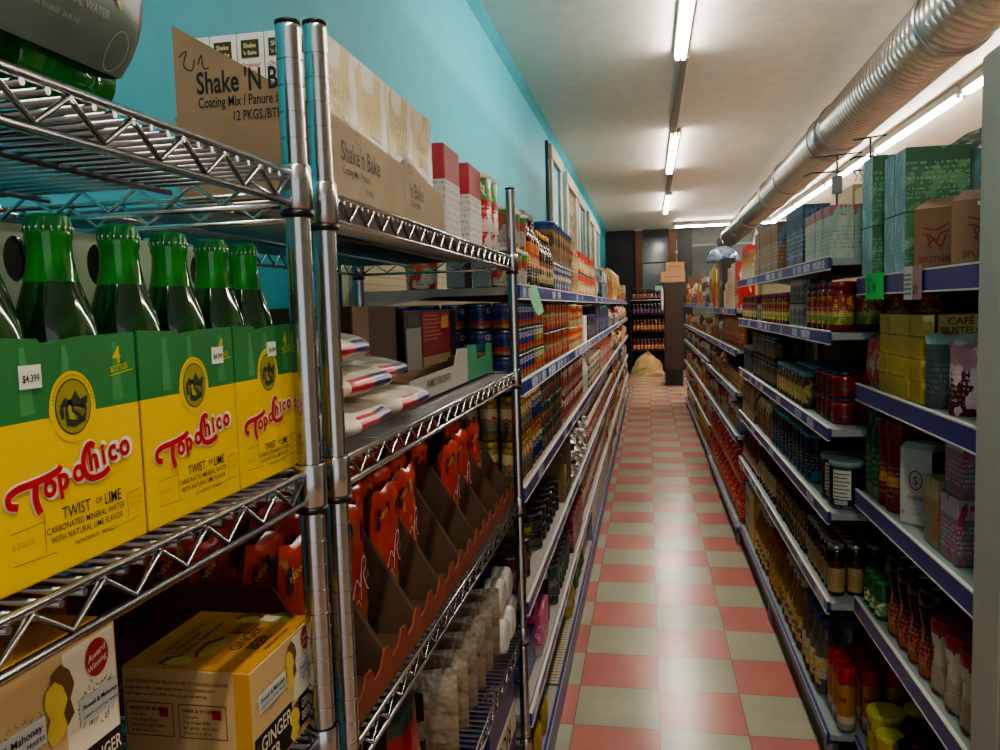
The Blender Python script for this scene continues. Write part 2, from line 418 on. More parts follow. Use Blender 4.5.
struct('trim_3', MB().box(.68, 1.0, YB, YB+.03, 1.7, H, PANEL))

# white framed openings high on the turquoise wall
WTRIM = solid('#b9b3a2', .6, vary=.15); CARVE = printed('#9b8766', (), '#5b4a33', '#3b2f22', .7, thr=.5, bscale=14, tx=(0, 1), tamt=.5)
def wall_frame(ya, yb, z0, z1, label, inner, dep=.05):
    t = empty('wall_panel', (WL, (ya+yb)/2, z0)); tag(t, label, 'wall panel', 'framed panels along the turquoise wall')
    w = (yb-ya)/2; hh = z1-z0
    f = MB(); f.box(.001, dep, -w, -w+.14, 0, hh, WTRIM, .006).box(.001, dep, w-.14, w, 0, hh, WTRIM, .006).box(.001, dep+.01, -w-.04, w+.04, hh, hh+.13, WTRIM, .006).box(.001, dep+.02, -w-.05, w+.05, -.05, 0, WTRIM, .006)
    f.build('frame', t)
    MB().box(.002, dep*.4, -w+.14, w-.14, 0, hh, inner).build('panel', t)
    return t
ptn = [solid('#2f9ab8', .4), CARVE, solid('#3aa0b8', .4), CARVE, solid('#3aa0b8', .4)]
wn_ = ['plain turquoise', 'carved tan', 'pale turquoise', 'fretted tan', 'blue']
yy = 7.75
for k in range(5):
    wd = (.95, 1.35, 1.2, 1.3, 1.2)[k]
    wall_frame(yy, yy+wd, 1.65, 2.93 - .02*k, f'white framed opening with {wn_[k]} infill, {ORD[k]} along the turquoise wall', ptn[k]); yy += wd + (.55, .2, .8, .2, .3)[k]
DK = solid('#3b3f3d', .5)
for k, y in enumerate((7.66, 11.5, 13.9)):
    t = MB().box(WL+.001, WL+.03, y, y+.035, 1.6, 3.08-.03*k, DK, .004).build('wall_post'); tag(t, f'dark slim upright post fixed on turquoise wall, {ORD[k]} from near end', 'post', 'dark posts on the turquoise wall')

# ------------------------------------------------------------------ gondola shelving
PEG = None
def peg_mat():
    m, nt, b = new_mat('pegboard'); N, L = nt.nodes, nt.links
    geo = N.new('ShaderNodeNewGeometry'); mp = N.new('ShaderNodeMapping'); mp.inputs['Scale'].default_value = (40, 40, 40); L.new(geo.outputs['Position'], mp.inputs[0])
    f = N.new('ShaderNodeVectorMath'); f.operation = 'FRACTION'; L.new(mp.outputs[0], f.inputs[0])
    s = N.new('ShaderNodeVectorMath'); s.operation = 'SUBTRACT'; s.inputs[1].default_value = (.5, .5, .5); L.new(f.outputs[0], s.inputs[0])
    sx = N.new('ShaderNodeSeparateXYZ'); L.new(s.outputs[0], sx.inputs[0]); cb = N.new('ShaderNodeCombineXYZ'); L.new(sx.outputs['Y'], cb.inputs[1]); L.new(sx.outputs['Z'], cb.inputs[2])
    ln = N.new('ShaderNodeVectorMath'); ln.operation = 'LENGTH'; L.new(cb.outputs[0], ln.inputs[0])
    g = N.new('ShaderNodeMath'); g.operation = 'LESS_THAN'; g.inputs[1].default_value = .14; L.new(ln.outputs['Value'], g.inputs[0])
    mx = N.new('ShaderNodeMix'); mx.data_type = 'RGBA'; L.new(g.outputs[0], mx.inputs[0]); mx.inputs[6].default_value = lin('#b3a888'); mx.inputs[7].default_value = lin('#3a3326')
    L.new(mx.outputs[2], b.inputs['Base Color']); b.inputs['Roughness'].default_value = .6
    return m
PEG = peg_mat()
TAGS = printed('#d5d8e2', (), '#8f95b8', '#30408f', .5, thr=.42, bscale=6, tx=(0, 1), tamt=.8)
def gondola(side, y0, y1, xf, zs, label, base_h=.11, back_h=1.95, depth=.5, railh=.032, group=None, near_end=False, plain=False):
    """zs: heights of shelf tops; xf front of the price rail"""
    xb = xf + side*depth
    t = empty('gondola_shelving', (xf+side*depth/2, (y0+y1)/2, 0)); tag(t, label, 'shelving', group)
    ox, oy = -(xf+side*depth/2), -(y0+y1)/2
    lo = lambda a, b: (min(a, b)+ox, max(a, b)+ox)
    k0, k1 = lo(xf+side*.012, xb); ya, yb = y0+oy, y1+oy
    SH = solid('#a9a49a', .45) if side < 0 else solid('#8d9690', .45)
    kick = RAILBLUE if side < 0 else solid('#35322f', .5)
    MB().box(k0, k1, ya+.002, yb-.002, base_h-.02, base_h-.002, SH).build('base_deck', t)
    a, b = lo(xf, xf+side*.010); kk = MB().box(a, b, ya+.002, yb-.002, .004 if side < 0 else base_h-.035, base_h+.004, kick if side < 0 else RAILBLUE)
    kk.box(*lo(xf-side*.001, xf), ya+.002, yb-.002, base_h-.004, base_h+.006, WHITEC)
    kk.build('base_rail', t)
    if side > 0:
        a, b = lo(xf+.02, xf+.035); MB().box(a, b, ya+.002, yb-.002, .001, base_h-.03, solid('#4a4640', .6)).build('kick_plate', t)
        for yk in (ya+.01, (ya+yb)/2): MB().box(lo(xf+.004, xf+.02)[0], lo(xf+.004, xf+.02)[1], yk, yk+.05, .001, base_h-.036, solid('#8b8578', .5)).build('foot', t)
    a, b = lo(xb-side*.02, xb); MB().box(a, b, ya+.002, yb-.002, .002, back_h, PEG).build('back_panel', t)
    for i, y in enumerate((ya+.002, yb-.032)):
        a, b = lo(xb-side*.05, xb-side*.021); MB().box(a, b, y, y+.03, base_h, back_h, solid('#9a9486', .5)).build('upright', t)
    for z in zs:
        a, b = lo(xf+side*.013, xb-side*.052)
        s = MB().box(a, b, ya+.003, yb-.003, z-.022, z-.001, SH)
        # side brackets
        for y in (ya+.006, yb-.012):
            s.prism([(b if side > 0 else a, z-.022), (b if side > 0 else a, z-.050), ((a+b)/2, z-.022)], 'y', y, y+.004, SH)
        so = s.build('shelf', t)
        r = MB(); a, b = lo(xf, xf+side*.008)
        r.box(a, b, ya+.003, yb-.003, z-railh, z+.003, RAILBLUE)
        r.box(*lo(xf-side*.0015, xf+side*.008), ya+.003, yb-.003, z+.003, z+.007, WHITEC); r.box(*lo(xf-side*.0015, xf+side*.008), ya+.003, yb-.003, z-railh-.004, z-railh, WHITEC)
        ro = r.build('price_rail', so); ro.location = (0, 0, 0)
        if not plain:
            y = ya+.05; rnd = random.Random(int(z*1000)+int(y0*10)+side)
            while y < yb-.08:
                wd = rnd.uniform(.03, .16)
                if rnd.random() < .42: MB().box(*lo(xf-side*.0012, xf-side*.0002), y, min(y+wd, yb-.01), z-railh+.004, z-.002, TAGS).build('shelf_tag', so)
                y += wd + rnd.uniform(.01, .10)
    return t
LZ = [.37, .69, 1.01, 1.30, 1.562]; XL = -.335
ys = [2.12, 4.55, 6.98, 9.41, 11.84, 13.6]
for k in range(5):
    gondola(-1, ys[k], ys[k+1], XL, LZ, f'beige metal shelving run against turquoise wall, {ORD[k]} section beyond the chrome wire racks', group='shelving along the turquoise wall', base_h=.11)
XR = .535; RZ2 = [.56, .845, 1.105, 1.40, 1.625]
gondola(1, 2.56, 5.02, XR, RZ2, 'metal shelving with blue price rails, first deep section past the white upright post', group='shelving beneath the silver duct', base_h=.135)
RZ3 = [.40, .68, .95, 1.21, 1.46]
ys3 = [5.04, 7.5, 9.95, 12.4]
for k in range(3):
    gondola(1, ys3[k], ys3[k+1], XR-.015 if k == 0 else XR, RZ3[1:] if k == 0 else [.38, .66, .97, 1.20, 1.50], f'metal shelving with shorter tiers beneath the silver duct, {ORD[k]} section before the brown cabinet', group='shelving beneath the silver duct', base_h=.11, back_h=1.7)
XR1 = .612; RZ1 = [.585, .92, 1.242, 1.557]
gondola(1, 1.636, 2.553, XR1, RZ1, 'metal shelving with dark blue price rails, set back beside the white upright post', group='shelving beneath the silver duct', base_h=.14, railh=.042, back_h=2.0, plain=True)

# white upright and end panel closest on the duct side
t = MB().box(.602, .670, 1.50, 1.63, 0, 1.935, solid('#bdb6a8', .6, vary=.12), .008).build('shelf_upright'); tag(t, 'tall off-white upright post closing the shelving end, rounded top', 'post')
sl = MB()
for k in range(22): sl.box(.634, .650, 1.4985, 1.4998, .75+k*.05, .765+k*.05, INK)
sl.build('slot_row', t)
t = MB().box(.599, .95, 1.44, 1.492, .0, 1.165, solid('#b8b0a2', .6, vary=.12), .006).build('end_panel'); tag(t, 'low off-white painted end panel with hooks, in front of white upright', 'panel')
for z in (1.10, 1.02): MB().tube([(.598, 1.46, z), (.589, 1.46, z), (.586, 1.46, z-.02)], .003, STEEL, 6).build('hook', t)

# ------------------------------------------------------------------ chrome wire racks
def wire_shelf(L, D, parent, z, post_sides=(True, True), pitch=.0198):
    """local: x 0 (front) .. -D, y 0..L, top wire at z"""
    s = MB(); e = .016
    for x in (0, -D):
        s.tube([(x, e, z), (x, L-e, z)], .0032, CHROME, 6); s.tube([(x, e, z-.03), (x, L-e, z-.03)], .0036, CHROME, 6)
        n = int((L-2*e)/.03); pts = []
        for k in range(n+1): pts.append((x, e + (L-2*e)*k/n, z-.004 if k % 2 else z-.026))
        s.tube(pts, .0024, CHROME, 5)
    for y in (0, L):
        s.tube([(-e, y, z), (-D+e, y, z)], .0032, CHROME, 6); s.tube([(-e, y, z-.03), (-D+e, y, z-.03)], .0036, CHROME, 6)
        n = int((D-2*e)/.03); s.tube([(-e-(D-2*e)*k/n, y, z-.004 if k % 2 else z-.026) for k in range(n+1)], .0024, CHROME, 5)
    n = int(L/pitch)
    for k in range(1, n):
        y = L*k/n; s.tube([(.002, y, z-.0055), (-D-.002, y, z-.0055)], .0026, STEEL, 6)
    for x in (-D*.33, -D*.67): s.tube([(x, .0, z-.011), (x, L, z-.011)], .0032, STEEL, 5)
    so = s.build('shelf', parent)
    return so
def wire_rack(name, y0, L, D, zs, top, label, xf=-.345, zb=0):
    t = empty(name, (xf, y0, 0)); tag(t, label, 'wire rack', 'chrome wire racks')
    for (x, y) in ((0, 0), (0, L), (-D, 0), (-D, L)):
        p = MB(); prof = [(.0127, .02)]; z = .05
        while z < top-.015:
            prof += [(.0127, z-.0010), (.0117, z-.0009), (.0117, z+.0009), (.0127, z+.0010)]; z += .0254
        prof += [(.0127, top-.008), (.0127, top-.003)]
        p.lathe(prof, CHROME, 16, smooth='ring'); po = p.build('post', t, (x, y, 0))
        MB().lathe([(.0130, top-.003), (.0130, top), (.011, top+.001)], BLACKP, 14).build('end_cap', po)
        MB().lathe([(.018, .0), (.018, .012), (.012, .022)], BLACKP, 14).build('foot', po)
    for z in zs:
        so = wire_shelf(L, D, t, z)
        for (x, y) in ((0, 0), (0, L), (-D, 0), (-D, L)):
            MB().lathe([(.0152, z-.036), (.0166, z-.034), (.0158, z+.006), (.0148, z+.008)], CHROME, 28, c=(x, y), cap0=False, cap1=False).build('collar', so)
            MB().lathe([(.0140, z-.0435), (.0168, z-.042), (.0168, z-.037), (.0140, z-.0360)], BLACKP, 16, c=(x, y)).build('sleeve', so)
    return t
AZ = [.62, 1.06, 1.341, 1.642]; BZ = [.33, .64, .995, 1.336, 1.635]
wire_rack('chrome_wire_rack', .765-1.22, 1.22, .42, AZ, 1.79, 'chrome wire rack holding the yellow four-pack cartons')
wire_rack('chrome_wire_rack', .832, 1.235, .42, BZ, 1.812, 'chrome wire rack holding orange pouches, between yellow four-packs and metal shelving')
# ================================================================== things on the front wire racks
GLASS_B = solid('#128a1e', .06, 0, .8, trans=.25); GLASS_D = solid('#063a10', .06, 0, .8); CAPG = solid('#14642a', .3, .3)
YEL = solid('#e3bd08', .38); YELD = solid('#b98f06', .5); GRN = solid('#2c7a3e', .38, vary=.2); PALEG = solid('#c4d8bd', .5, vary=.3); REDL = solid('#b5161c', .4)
FRX = -.3622
Yv, Zv = (0, 1, 0), (0, 0, 1)
def ell(cx, cy, rx, ry, n=28, a0=0, a1=2*PI): return [(cx+rx*math.cos(a0+(a1-a0)*k/n), cy+ry*math.sin(a0+(a1-a0)*k/n)) for k in range(n)]
def spline(P, n=6):
    out = []
    for i in range(len(P)-1):
        p0, p1, p2, p3 = P[max(i-1, 0)], P[i], P[i+1], P[min(i+2, len(P)-1)]
        for k in range(n):
            t = k/n
            out.append(tuple(.5*((2*b) + (-a+c)*t + (2*a-5*b+4*c-d)*t*t + (-a+3*b-3*c+d)*t**3) for a, b, c, d in zip(p0, p1, p2, p3)))
    out.append(P[-1]); return out
def script_logo(mb, W, mat, wide, e):
    """red brush lettering: u 0..W across the front, arched and rising"""
    o = (.0005+e, 0, 0); k = W/.131; q = lambda b: .041 + (b-.043)*.76
    lay = [0]
    def R(P, w):
        lay[0] += .00004; mb.ribbon([(a*k, q(b)) for a, b in spline(P)], w+wide, (o[0]+lay[0], 0, 0), Yv, Zv, mat)
    def Tx(ch, x, y, s):
        lay[0] += .00004; mb.text(ch, (o[0]+lay[0], x*k, q(y)), Yv, Zv, s*k, mat, 'l', off+.022, rot=.10, sx=.95)
    # T: swash bar and stem
    R([(.019, .053), (.013, .056), (.013, .063), (.020, .067), (.030, .068), (.042, .070), (.051, .073), (.053, .0765)], .0044)
    R([(.033, .068), (.032, .058), (.033, .050), (.035, .043)], .0050)
    # C: tall open bow
    R([(.083, .085), (.080, .088), (.076, .086), (.073, .079), (.0725, .070), (.075, .0615), (.081, .058), (.090, .0590), (.096, .0630)], .0044)
    off = .012 + wide*.9/.02
    x = .0385
    for ch, y, s in (('o', .0535, .0205), ('p', .0560, .0205), ('o', .0590, .0205)):
        Tx(ch, x, y, s); x += .0120 if ch == 'o' else .0122
    x = .0775
    for ch, y, s in (('h', .0650, .0205), ('i', .0672, .0195), ('c', .0685, .0205), ('o', .0700, .0205)):
        Tx(ch, x, y, s); x += {'h': .0122, 'i': .0060, 'c': .0112, 'o': .01}[ch]
def four_pack(y0, y1, z, label, sticker_u, hole_u=.55, front_x=FRX):
    W = y1-y0; D = .133; Ht = .147
    t = empty('four_pack_carton', (front_x, y0, z)); tag(t, label, 'drink carton', 'yellow and green four-pack cartons')
    c = MB(); g = .097
    # front: yellow lower, green upper with a shallow dipped edge
    c.box(-.0012, 0, 0, W, .001, g, YEL)
    top = [(0, g), (W, g), (W, Ht), (W*.6, Ht-.001), (W*.35, Ht-.004), (W*.33, Ht-.001), (0, Ht+.001)]
    c.prism([(a, b) for a, b in top], 'x', -.0012, 0, GRN)
    c.box(-D, -D+.0012, 0, W, .001, g, YEL).box(-D, -D+.0012, 0, W, g, Ht, GRN)
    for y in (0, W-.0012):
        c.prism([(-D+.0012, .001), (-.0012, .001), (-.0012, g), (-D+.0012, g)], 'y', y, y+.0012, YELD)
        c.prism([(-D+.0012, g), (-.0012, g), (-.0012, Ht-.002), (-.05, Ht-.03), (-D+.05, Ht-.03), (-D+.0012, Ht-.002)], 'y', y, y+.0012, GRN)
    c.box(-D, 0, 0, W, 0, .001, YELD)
    for q in (.2, .45, .8):    # pale vertical streaks printed in the green field
        c.flat([(W*q, g+.004), (W*q+.012, g+.004), (W*q+.007, Ht-.006), (W*q+.003, Ht-.006)], (.0003, 0, 0), Yv, Zv, solid('#418a50', .4))
    c.build('carton', t)
    # handle panel with a finger hole
    h = MB(); zt = .224; n = 40; x = -D/2; cy, cz, rx, rz = W*hole_u, .200, .0115, .016
    vs = []; 
    for k in range(n):
        a = 2*PI*k/n; ca, sa = math.cos(a), math.sin(a)
        s = min((W-.002-cy)/ca if ca > 1e-6 else (.002-cy)/ca if ca < -1e-6 else 9, (zt-cz)/sa if sa > 1e-6 else (.002-cz)/sa if sa < -1e-6 else 9)
        vs += [(x, cy+rx*ca, cz+rz*sa), (x, cy+s*ca, cz+s*sa)]
    fs = [(2*k, 2*k+1, (2*k+3) % (2*n), (2*k+2) % (2*n)) for k in range(n)]
    h.add(vs, fs, PALEG); h.add([(a-.001, b, c_) for a, b, c_ in vs], [f[::-1] for f in fs], PALEG)
    ho = h.build('handle', t)
    MB().flat(ell(cy, cz, rx*1.0, rz), (x-.003, 0, 0), Yv, Zv, solid('#0b120c', .6)).build('hole_shade', ho)  # near-black disc paints the shade inside the finger hole
    l = MB(); script_logo(l, W, solid('#e9dfc8', .45), .0022, 0); script_logo(l, W, REDL, .0, .0007); l.build('brand_lettering', t)
    em = MB(); u, v, r = W*.52, .1015, .0212
    em.flat(ell(u, v, r*.98, r*1.08), (.0004, 0, 0), Yv, Zv, YEL)
    em.flat([(u-r*.98, v-.006), (u+r*.98, v-.006), (u+r*1.0, v+.001), (u-r*1.0, v+.001)], (.00035, 0, 0), Yv, Zv, YEL)
    ENG = solid('#23301a', .5)
    em.flat(ell(u, v, r*.77, r*.85), (.0006, 0, 0), Yv, Zv, ENG); em.flat(ell(u, v, r*.72, r*.80), (.0007, 0, 0), Yv, Zv, solid('#8f8a1e', .45))
    P = lambda pts, m=ENG, e=.0009: em.flat([(u+a*r, v+b*r) for a, b in pts], (e, 0, 0), Yv, Zv, m)
    P([(-.6, .05), (-.35, .32), (-.15, .18), (.1, .48), (.3, .2), (.62, .3), (.6, .05), (.2, -.02)])            # ridge
    P([(-.35, -.55), (-.38, -.1), (-.28, .1), (-.2, .24), (-.08, .22), (-.06, .08), (.02, -.1), (.3, -.28), (.34, -.5), (0, -.62)])   # seated figure
    P([(-.27, .0), (-.2, .1), (-.12, .04), (-.1, -.15), (.15, -.32), (.1, -.42), (-.22, -.35)], solid('#a39a2a', .45), .0010)
    P([(.12, .02), (.5, .06), (.58, -.2), (.38, -.1)]); P([(-.62, -.05), (-.45, .12), (-.42, -.3), (-.55, -.35)]); P([(.2, -.5), (.5, -.2), (.42, -.52)])
    for k in range(7): em.ribbon([(u+(.05+.08*k)*r, v-.05*r-.02*k*r), (u+(.02+.07*k)*r, v-.5*r)], .0006, (.0011, 0, 0), Yv, Zv, ENG)
    for k in range(26):
        a = PI*.06 + PI*.88*k/25; ca, sa = math.cos(a), math.sin(a)
        em.ribbon([(u+r*.84*ca, v+r*.93*sa), (u+r*.90*ca, v+r*.99*sa)], .0009, (.0008, 0, 0), Yv, Zv, GRN)
    em.build('emblem', t)
    sm = MB(); k = W/.131; DKT = solid('#2c2a10', .6); O = .0005
    sm.text('TWIST', (O, W*.40, .0305*k), Yv, Zv, .0105*k, DKT, 'l', .004, sx=.8); sm.text('OF', (O, W*.625, .033*k), Yv, Zv, .005*k, DKT, 'l', .01); sm.text('LIME', (O, W*.69, .0305*k), Yv, Zv, .0105*k, DKT, 'l', .004, sx=.8)
    sm.text('CARBONATED MINERAL WATER', (O, W*.30, .0245*k), Yv, Zv, .0056*k, DKT, 'l', .003, sx=.85)
    sm.text('WITH NATURAL LIME FLAVOR', (O, W*.32, .0185*k), Yv, Zv, .0056*k, DKT, 'l', .003, sx=.85)
    sm.text('MONTERREY, MEXICO', (O, W*.47, .0125*k), Yv, Zv, .0038*k, DKT, 'l', .0)
    sm.text('4 PACK', (O, W*.10, .023*k), Yv, Zv, .0052*k, YELD, 'l', 0); sm.text('12 FL OZ', (O, W*.88, .027*k), Yv, Zv, .0034*k, YELD, 'l', 0); sm.text('(355 ml)', (O, W*.88, .023*k), Yv, Zv, .0034*k, YELD, 'l', 0)
    for p in ([(.10*W, .034), (.30*W, .035)], [(.29*W, .016), (.29*W, .040)], [(.10*W, .015), (.35*W, .0135)], [(.70*W, .0135), (.95*W, .015)], [(.86*W, .018), (.86*W, .034)], [(.86*W, .034), (.97*W, .035)]):
        sm.ribbon(p, .0004, (O, 0, 0), Yv, Zv, DKT)
    YT = solid('#c9b70f', .45)
    sm.text('4', (O, W*.82, .126), Yv, Zv, .017, YT, 'l', .012); sm.text('BOTTLES', (O, W*.80, .120), Yv, Zv, .0058, YT, 'l', .01, rot=.12, sx=.8); sm.ribbon([(W*.79, .118), (W*.97, .121)], .0008, (O, 0, 0), Yv, Zv, YT)
    sm.build('small_print', t)
    st = MB().box(.0003, .0012, sticker_u*W-.0085, sticker_u*W+.0085, .1165, .1305, WHITEC)
    so = st.build('price_sticker', t); MB().text('$4.399', (.0014, sticker_u*W, .1205), Yv, Zv, .0062, INK, 'c', .012, sx=.8).build('lettering', so)
    return t
def drink_bottle():
    b = MB()
    b.lathe([(.0262, 0), (.0284, .003), (.0289, .008), (.0289, .120), (.0284, .135), (.0258, .152), (.0205, .170), (.0172, .181)], GLASS_D, 24, cap1=False)
    b.lathe([(.0172, .181), (.0160, .186), (.0142, .198), (.0138, .207), (.0148, .210), (.0148, .215), (.0128, .219)], GLASS_B, 24, cap0=False)
    # dark core seen through the clear neck
    
    c = MB(); n = 42; vs = []; 
    for j, (r, z) in enumerate(((.0144, .2145), (.0148, .2160), (.0138, .2240), (.0112, .2262))):
        for k in range(n):
            rr = r + (.0009 if (k % 2 and j < 2) else 0); a = 2*PI*k/n; vs.append((rr*math.cos(a), rr*math.sin(a), z))
    fs = [(j*n+k, j*n+(k+1) % n, (j+1)*n+(k+1) % n, (j+1)*n+k) for j in range(3) for k in range(n)] + [tuple(3*n+k for k in range(n))]
    c.add(vs, fs, CAPG, False)
    ring = MB(); 
    for k in range(n):
        a = 2*PI*k/n
        if k % 2: ring.tube([(.0150*math.cos(a), .0150*math.sin(a), .2143), (.0152*math.cos(a), .0152*math.sin(a), .2175)], .0007, solid('#b9c4b8', .3, .6), 4)
    return [('bottle', b.mesh('bottle')), ('crown_cap', c.mesh('crown_cap')), ('cap_teeth', ring.mesh('cap_teeth'))]
dbot = proto('drink_bottle', drink_bottle(), 'bottle')
ZA = 1.3440
packs = [(.378, .516, .27, .80), (.520, .653, .80, .385), (.656, .774, .60, .5)]
names = ['yellow and green four-pack carton cut off at the frame edge, first on the rack', 'middle yellow and green four-pack carton of the three on the wire rack', 'yellow and green four-pack carton beside the chrome posts, third on the rack']
for (a, b, su, hu), nm in zip(packs, names):
    four_pack(a, b, ZA+.002, nm, su, hu)
bi = 0
for pi_, (a, b, su, hu) in enumerate(packs):
    for d in range(2):
        for j in range(2):
            y = a + (b-a)*(.255 + .49*j); x = FRX - .034 - .066*d
            place(dbot, (x, y, ZA+.0035), random.uniform(0, 6), f'green glass bottle with green crown cap, {ORD[j]} in the {["behind-handle", "front"][1-d]} row of the {ORD[pi_]} four-pack', 'green bottles in the four-packs')
place(dbot, (FRX-.034, .335, ZA+.0035), 0, 'green glass bottle cut off by the frame edge, before the first four-pack', 'green bottles in the four-packs')

# pale cartons standing further back on the same tier
for k, y in enumerate((.40, .62)):
    o = MB().box(-.09, 0, 0, .20, 0, .215, PALEG, .002).build('drink_carton', None, (-.545, y, ZA+.002)); tag(o, f'pale green printed carton behind the green bottles, {ORD[k]} along the rack tier', 'drink carton')

# dark green wrapped bottle pack lying on the top tier
def wrapped_pack():
    t = empty('bottle_pack', (-.43, .27, 1.6465)); tag(t, 'dark green wrapped bottle pack lying on the top wire tier at the frame corner', 'drink carton')
    W = MB(); m = solid('#7f8f88', .28, spec=.7, vary=.45); r = .075; n = 26
    prof = [(.005 + r*math.cos(a), .085 + r*1.05*math.sin(a)) for a in [-PI*.255 + PI*1.52*k/(n-1) for k in range(n)]]
    o = len(W.v); i = W.m(m); ysl = (0, .05, .12, .19, .245, .262, .270)
    for y in ysl:
        q = 1 if y < .25 else (.99 if y < .265 else .96)
        W.v += [((x-.005)*q+.005, y, (z-.085)*q+.085) for x, z in prof]
    for j in range(len(ysl)-1):
        for k in range(n-1): W.f.append((o+j*n+k, o+j*n+k+1, o+(j+1)*n+k+1, o+(j+1)*n+k)); W.mi.append(i); W.sm.append(True)
    W.f.append(tuple(o+(len(ysl)-1)*n+k for k in range(n))); W.mi.append(W.m(solid('#1b2d27', .4))); W.sm.append(False)
    W.build('sleeve', t)
    L = MB(); R = .0765
    def on(u, a): return (.005+R*math.cos(a), u, .085+R*1.05*math.sin(a))
    PG = solid('#b4beb8', .35)
    def curved(poly, mat): L.add([on(u, a) for u, a in poly], [tuple(range(len(poly)))], mat)
    for st, u0, a0, sz in (('CARBONATED MINERAL WATER', .130, -.36, .0072), ('BOTTLED AT SOURCE   24 FL OZ', .150, -.50, .0040)):
        V, F, Wd = text_geo(st, .012, 0); L.add([on(u0 + x*sz*.95, a0 + y*sz/R) for x, y in V], F, PG)
    def arc(cu, ca, ru, ra, w, mat, nn=30):
        for k in range(nn):
            a, b = 2*PI*k/nn, 2*PI*(k+1)/nn
            curved([(cu+ru*math.cos(a), ca+ra*math.sin(a)), (cu+ru*math.cos(b), ca+ra*math.sin(b)), (cu+(ru-w)*math.cos(b), ca+(ra-w/R)*math.sin(b)), (cu+(ru-w)*math.cos(a), ca+(ra-w/R)*math.sin(a))], mat)
    arc(.185, .10, .022, .32, .0014, PG); arc(.185, .10, .019, .27, .0008, PG); arc(.247, -.58, .010, .19, .0008, PG)
    curved([(.218, .30), (.232, .28), (.240, -.24), (.224, -.02)], solid('#c9b23c', .4))
    L.build('lettering', t)
    for k, y in enumerate((.085, .215)):
        MB().lathe([(.024, -.062), (.029, -.058), (.029, .02), (.026, .03)], GLASS_B, 20, M=Matrix.Translation((.02, y, .0310)) @ Matrix.Rotation(PI/2, 4, 'X')).build('bottle', t)
    return t
wrapped_pack()

# ------------------------------------------------------------------ ginger beer boxes
BUFF = solid('#c3a575', .6, vary=.12); OCH = solid('#c58d25', .5, vary=.12); GING = solid('#d9bf55', .5, vary=.3); DKB = solid('#17110d', .5); BRN = solid('#4a2a12', .6); RDS = solid('#a31d24', .5); LW = solid('#d8cfb8', .5)
def ginger_blob(mb, pts, org, ux, uy):
    mb.flat([(a*1.08, b*1.08) for a, b in pts], org, ux, uy, solid('#6a4a12', .6)); org = Vector(org) + Vector(ux).cross(Vector(uy))*.0003
    mb.flat(pts, org, ux, uy, GING)
def ginger_face(t, D, W, Hh, x0=0):
    f = MB(); k = W/.139; e = .0006
    G = [(.004, -.018), (.012, -.012), (.009, -.002), (.014, .006), (.010, .016), (.002, .022), (-.008, .019), (-.010, .008), (-.005, .0), (-.010, -.010), (-.005, -.019)]
    f.box(-.0002, .0003, .088*k, W-.003, .042, Hh-.004, LW)                                      # bottle-shaped pale panel
    ginger_blob(f, [(.078*k+a*k*.8, .078+b*.95) for a, b in G], (e, 0, 0), Yv, Zv); ginger_blob(f, [(.083*k+a*k, .020+b*.8) for a, b in G], (e, 0, 0), Yv, Zv)
    f.build('front_picture', t)
    l = MB()
    l.box(0, .0005, .003, .080*k, .004, .046, DKB); l.box(0, .0006, .096*k, W-.002, .010, .042, DKB)
    l.text('GINGER', (e+.0004, .014*k, .028), Yv, Zv, .0205*k, LW, 'l', .012, sx=.86); l.text('BEER', (e+.0004, .014*k, .009), Yv, Zv, .0205*k, LW, 'l', .012, sx=.86)
    l.text('GINGER', (e+.0004, .101*k, .028), Yv, Zv, .0135*k, LW, 'l', .012, sx=.72); l.text('BEER', (e+.0004, .101*k, .015), Yv, Zv, .0135*k, LW, 'l', .012, sx=.72)
    l.text('TRADITIONAL', (e+.0004, .010*k, .006), (0, 0, 1), (0, -1, 0), .0052, solid('#b86a2a', .5), 'l', .01)
    for (y0, y1, z0) in ((.014, .070, .066), (.099, .136, .060)):                               # banners with scrollwork
        rr = random.Random(int(y0*1e4)); cx = (y0+y1)/2*k; cz = z0+.009; SC = solid('#7a7160', .6)
        for j in range(46):
            a = 2*PI*j/46; R_ = rr.uniform(.46, .56); q = rr.uniform(.009, .013); hx, hz = cx+(y1-y0)*R_*k*math.cos(a), cz+q*math.sin(a)*1.15; t0 = rr.uniform(0, 6)
            l.ribbon([(hx+.0026*u*math.cos(t0+u*2.2), hz+.0030*u*math.sin(t0+u*2.2)) for u in (.2, .5, .8, 1.1)], .0006, (e, 0, 0), Yv, Zv, SC)
        l.box(0, .0009, y0*k, y1*k, z0, z0+.017, solid('#b9bdb8', .5))
        l.text('Powell & Mahoney', (.0012, (y0+.003)*k, z0+.009), Yv, Zv, (y1-y0)*.125*k, INK, 'l', .008, sx=.95); l.text('CRAFT COCKTAIL MIXERS', (.0012, (y0+.003)*k, z0+.003), Yv, Zv, (y1-y0)*.078*k, INK, 'l', .0)
    l.flat(ell(.118*k, .098, .011*k, .0125), (.0009, 0, 0), Yv, Zv, RDS)
    l.text('Award', (.0012, .118*k, .099), Yv, Zv, .0065*k, LW, 'c', .012, rot=.25, shear=.2); l.text('Winning', (.0012, .118*k, .0925), Yv, Zv, .0055*k, LW, 'c', .012, rot=.25, shear=.2)
    l.build('lettering', t)
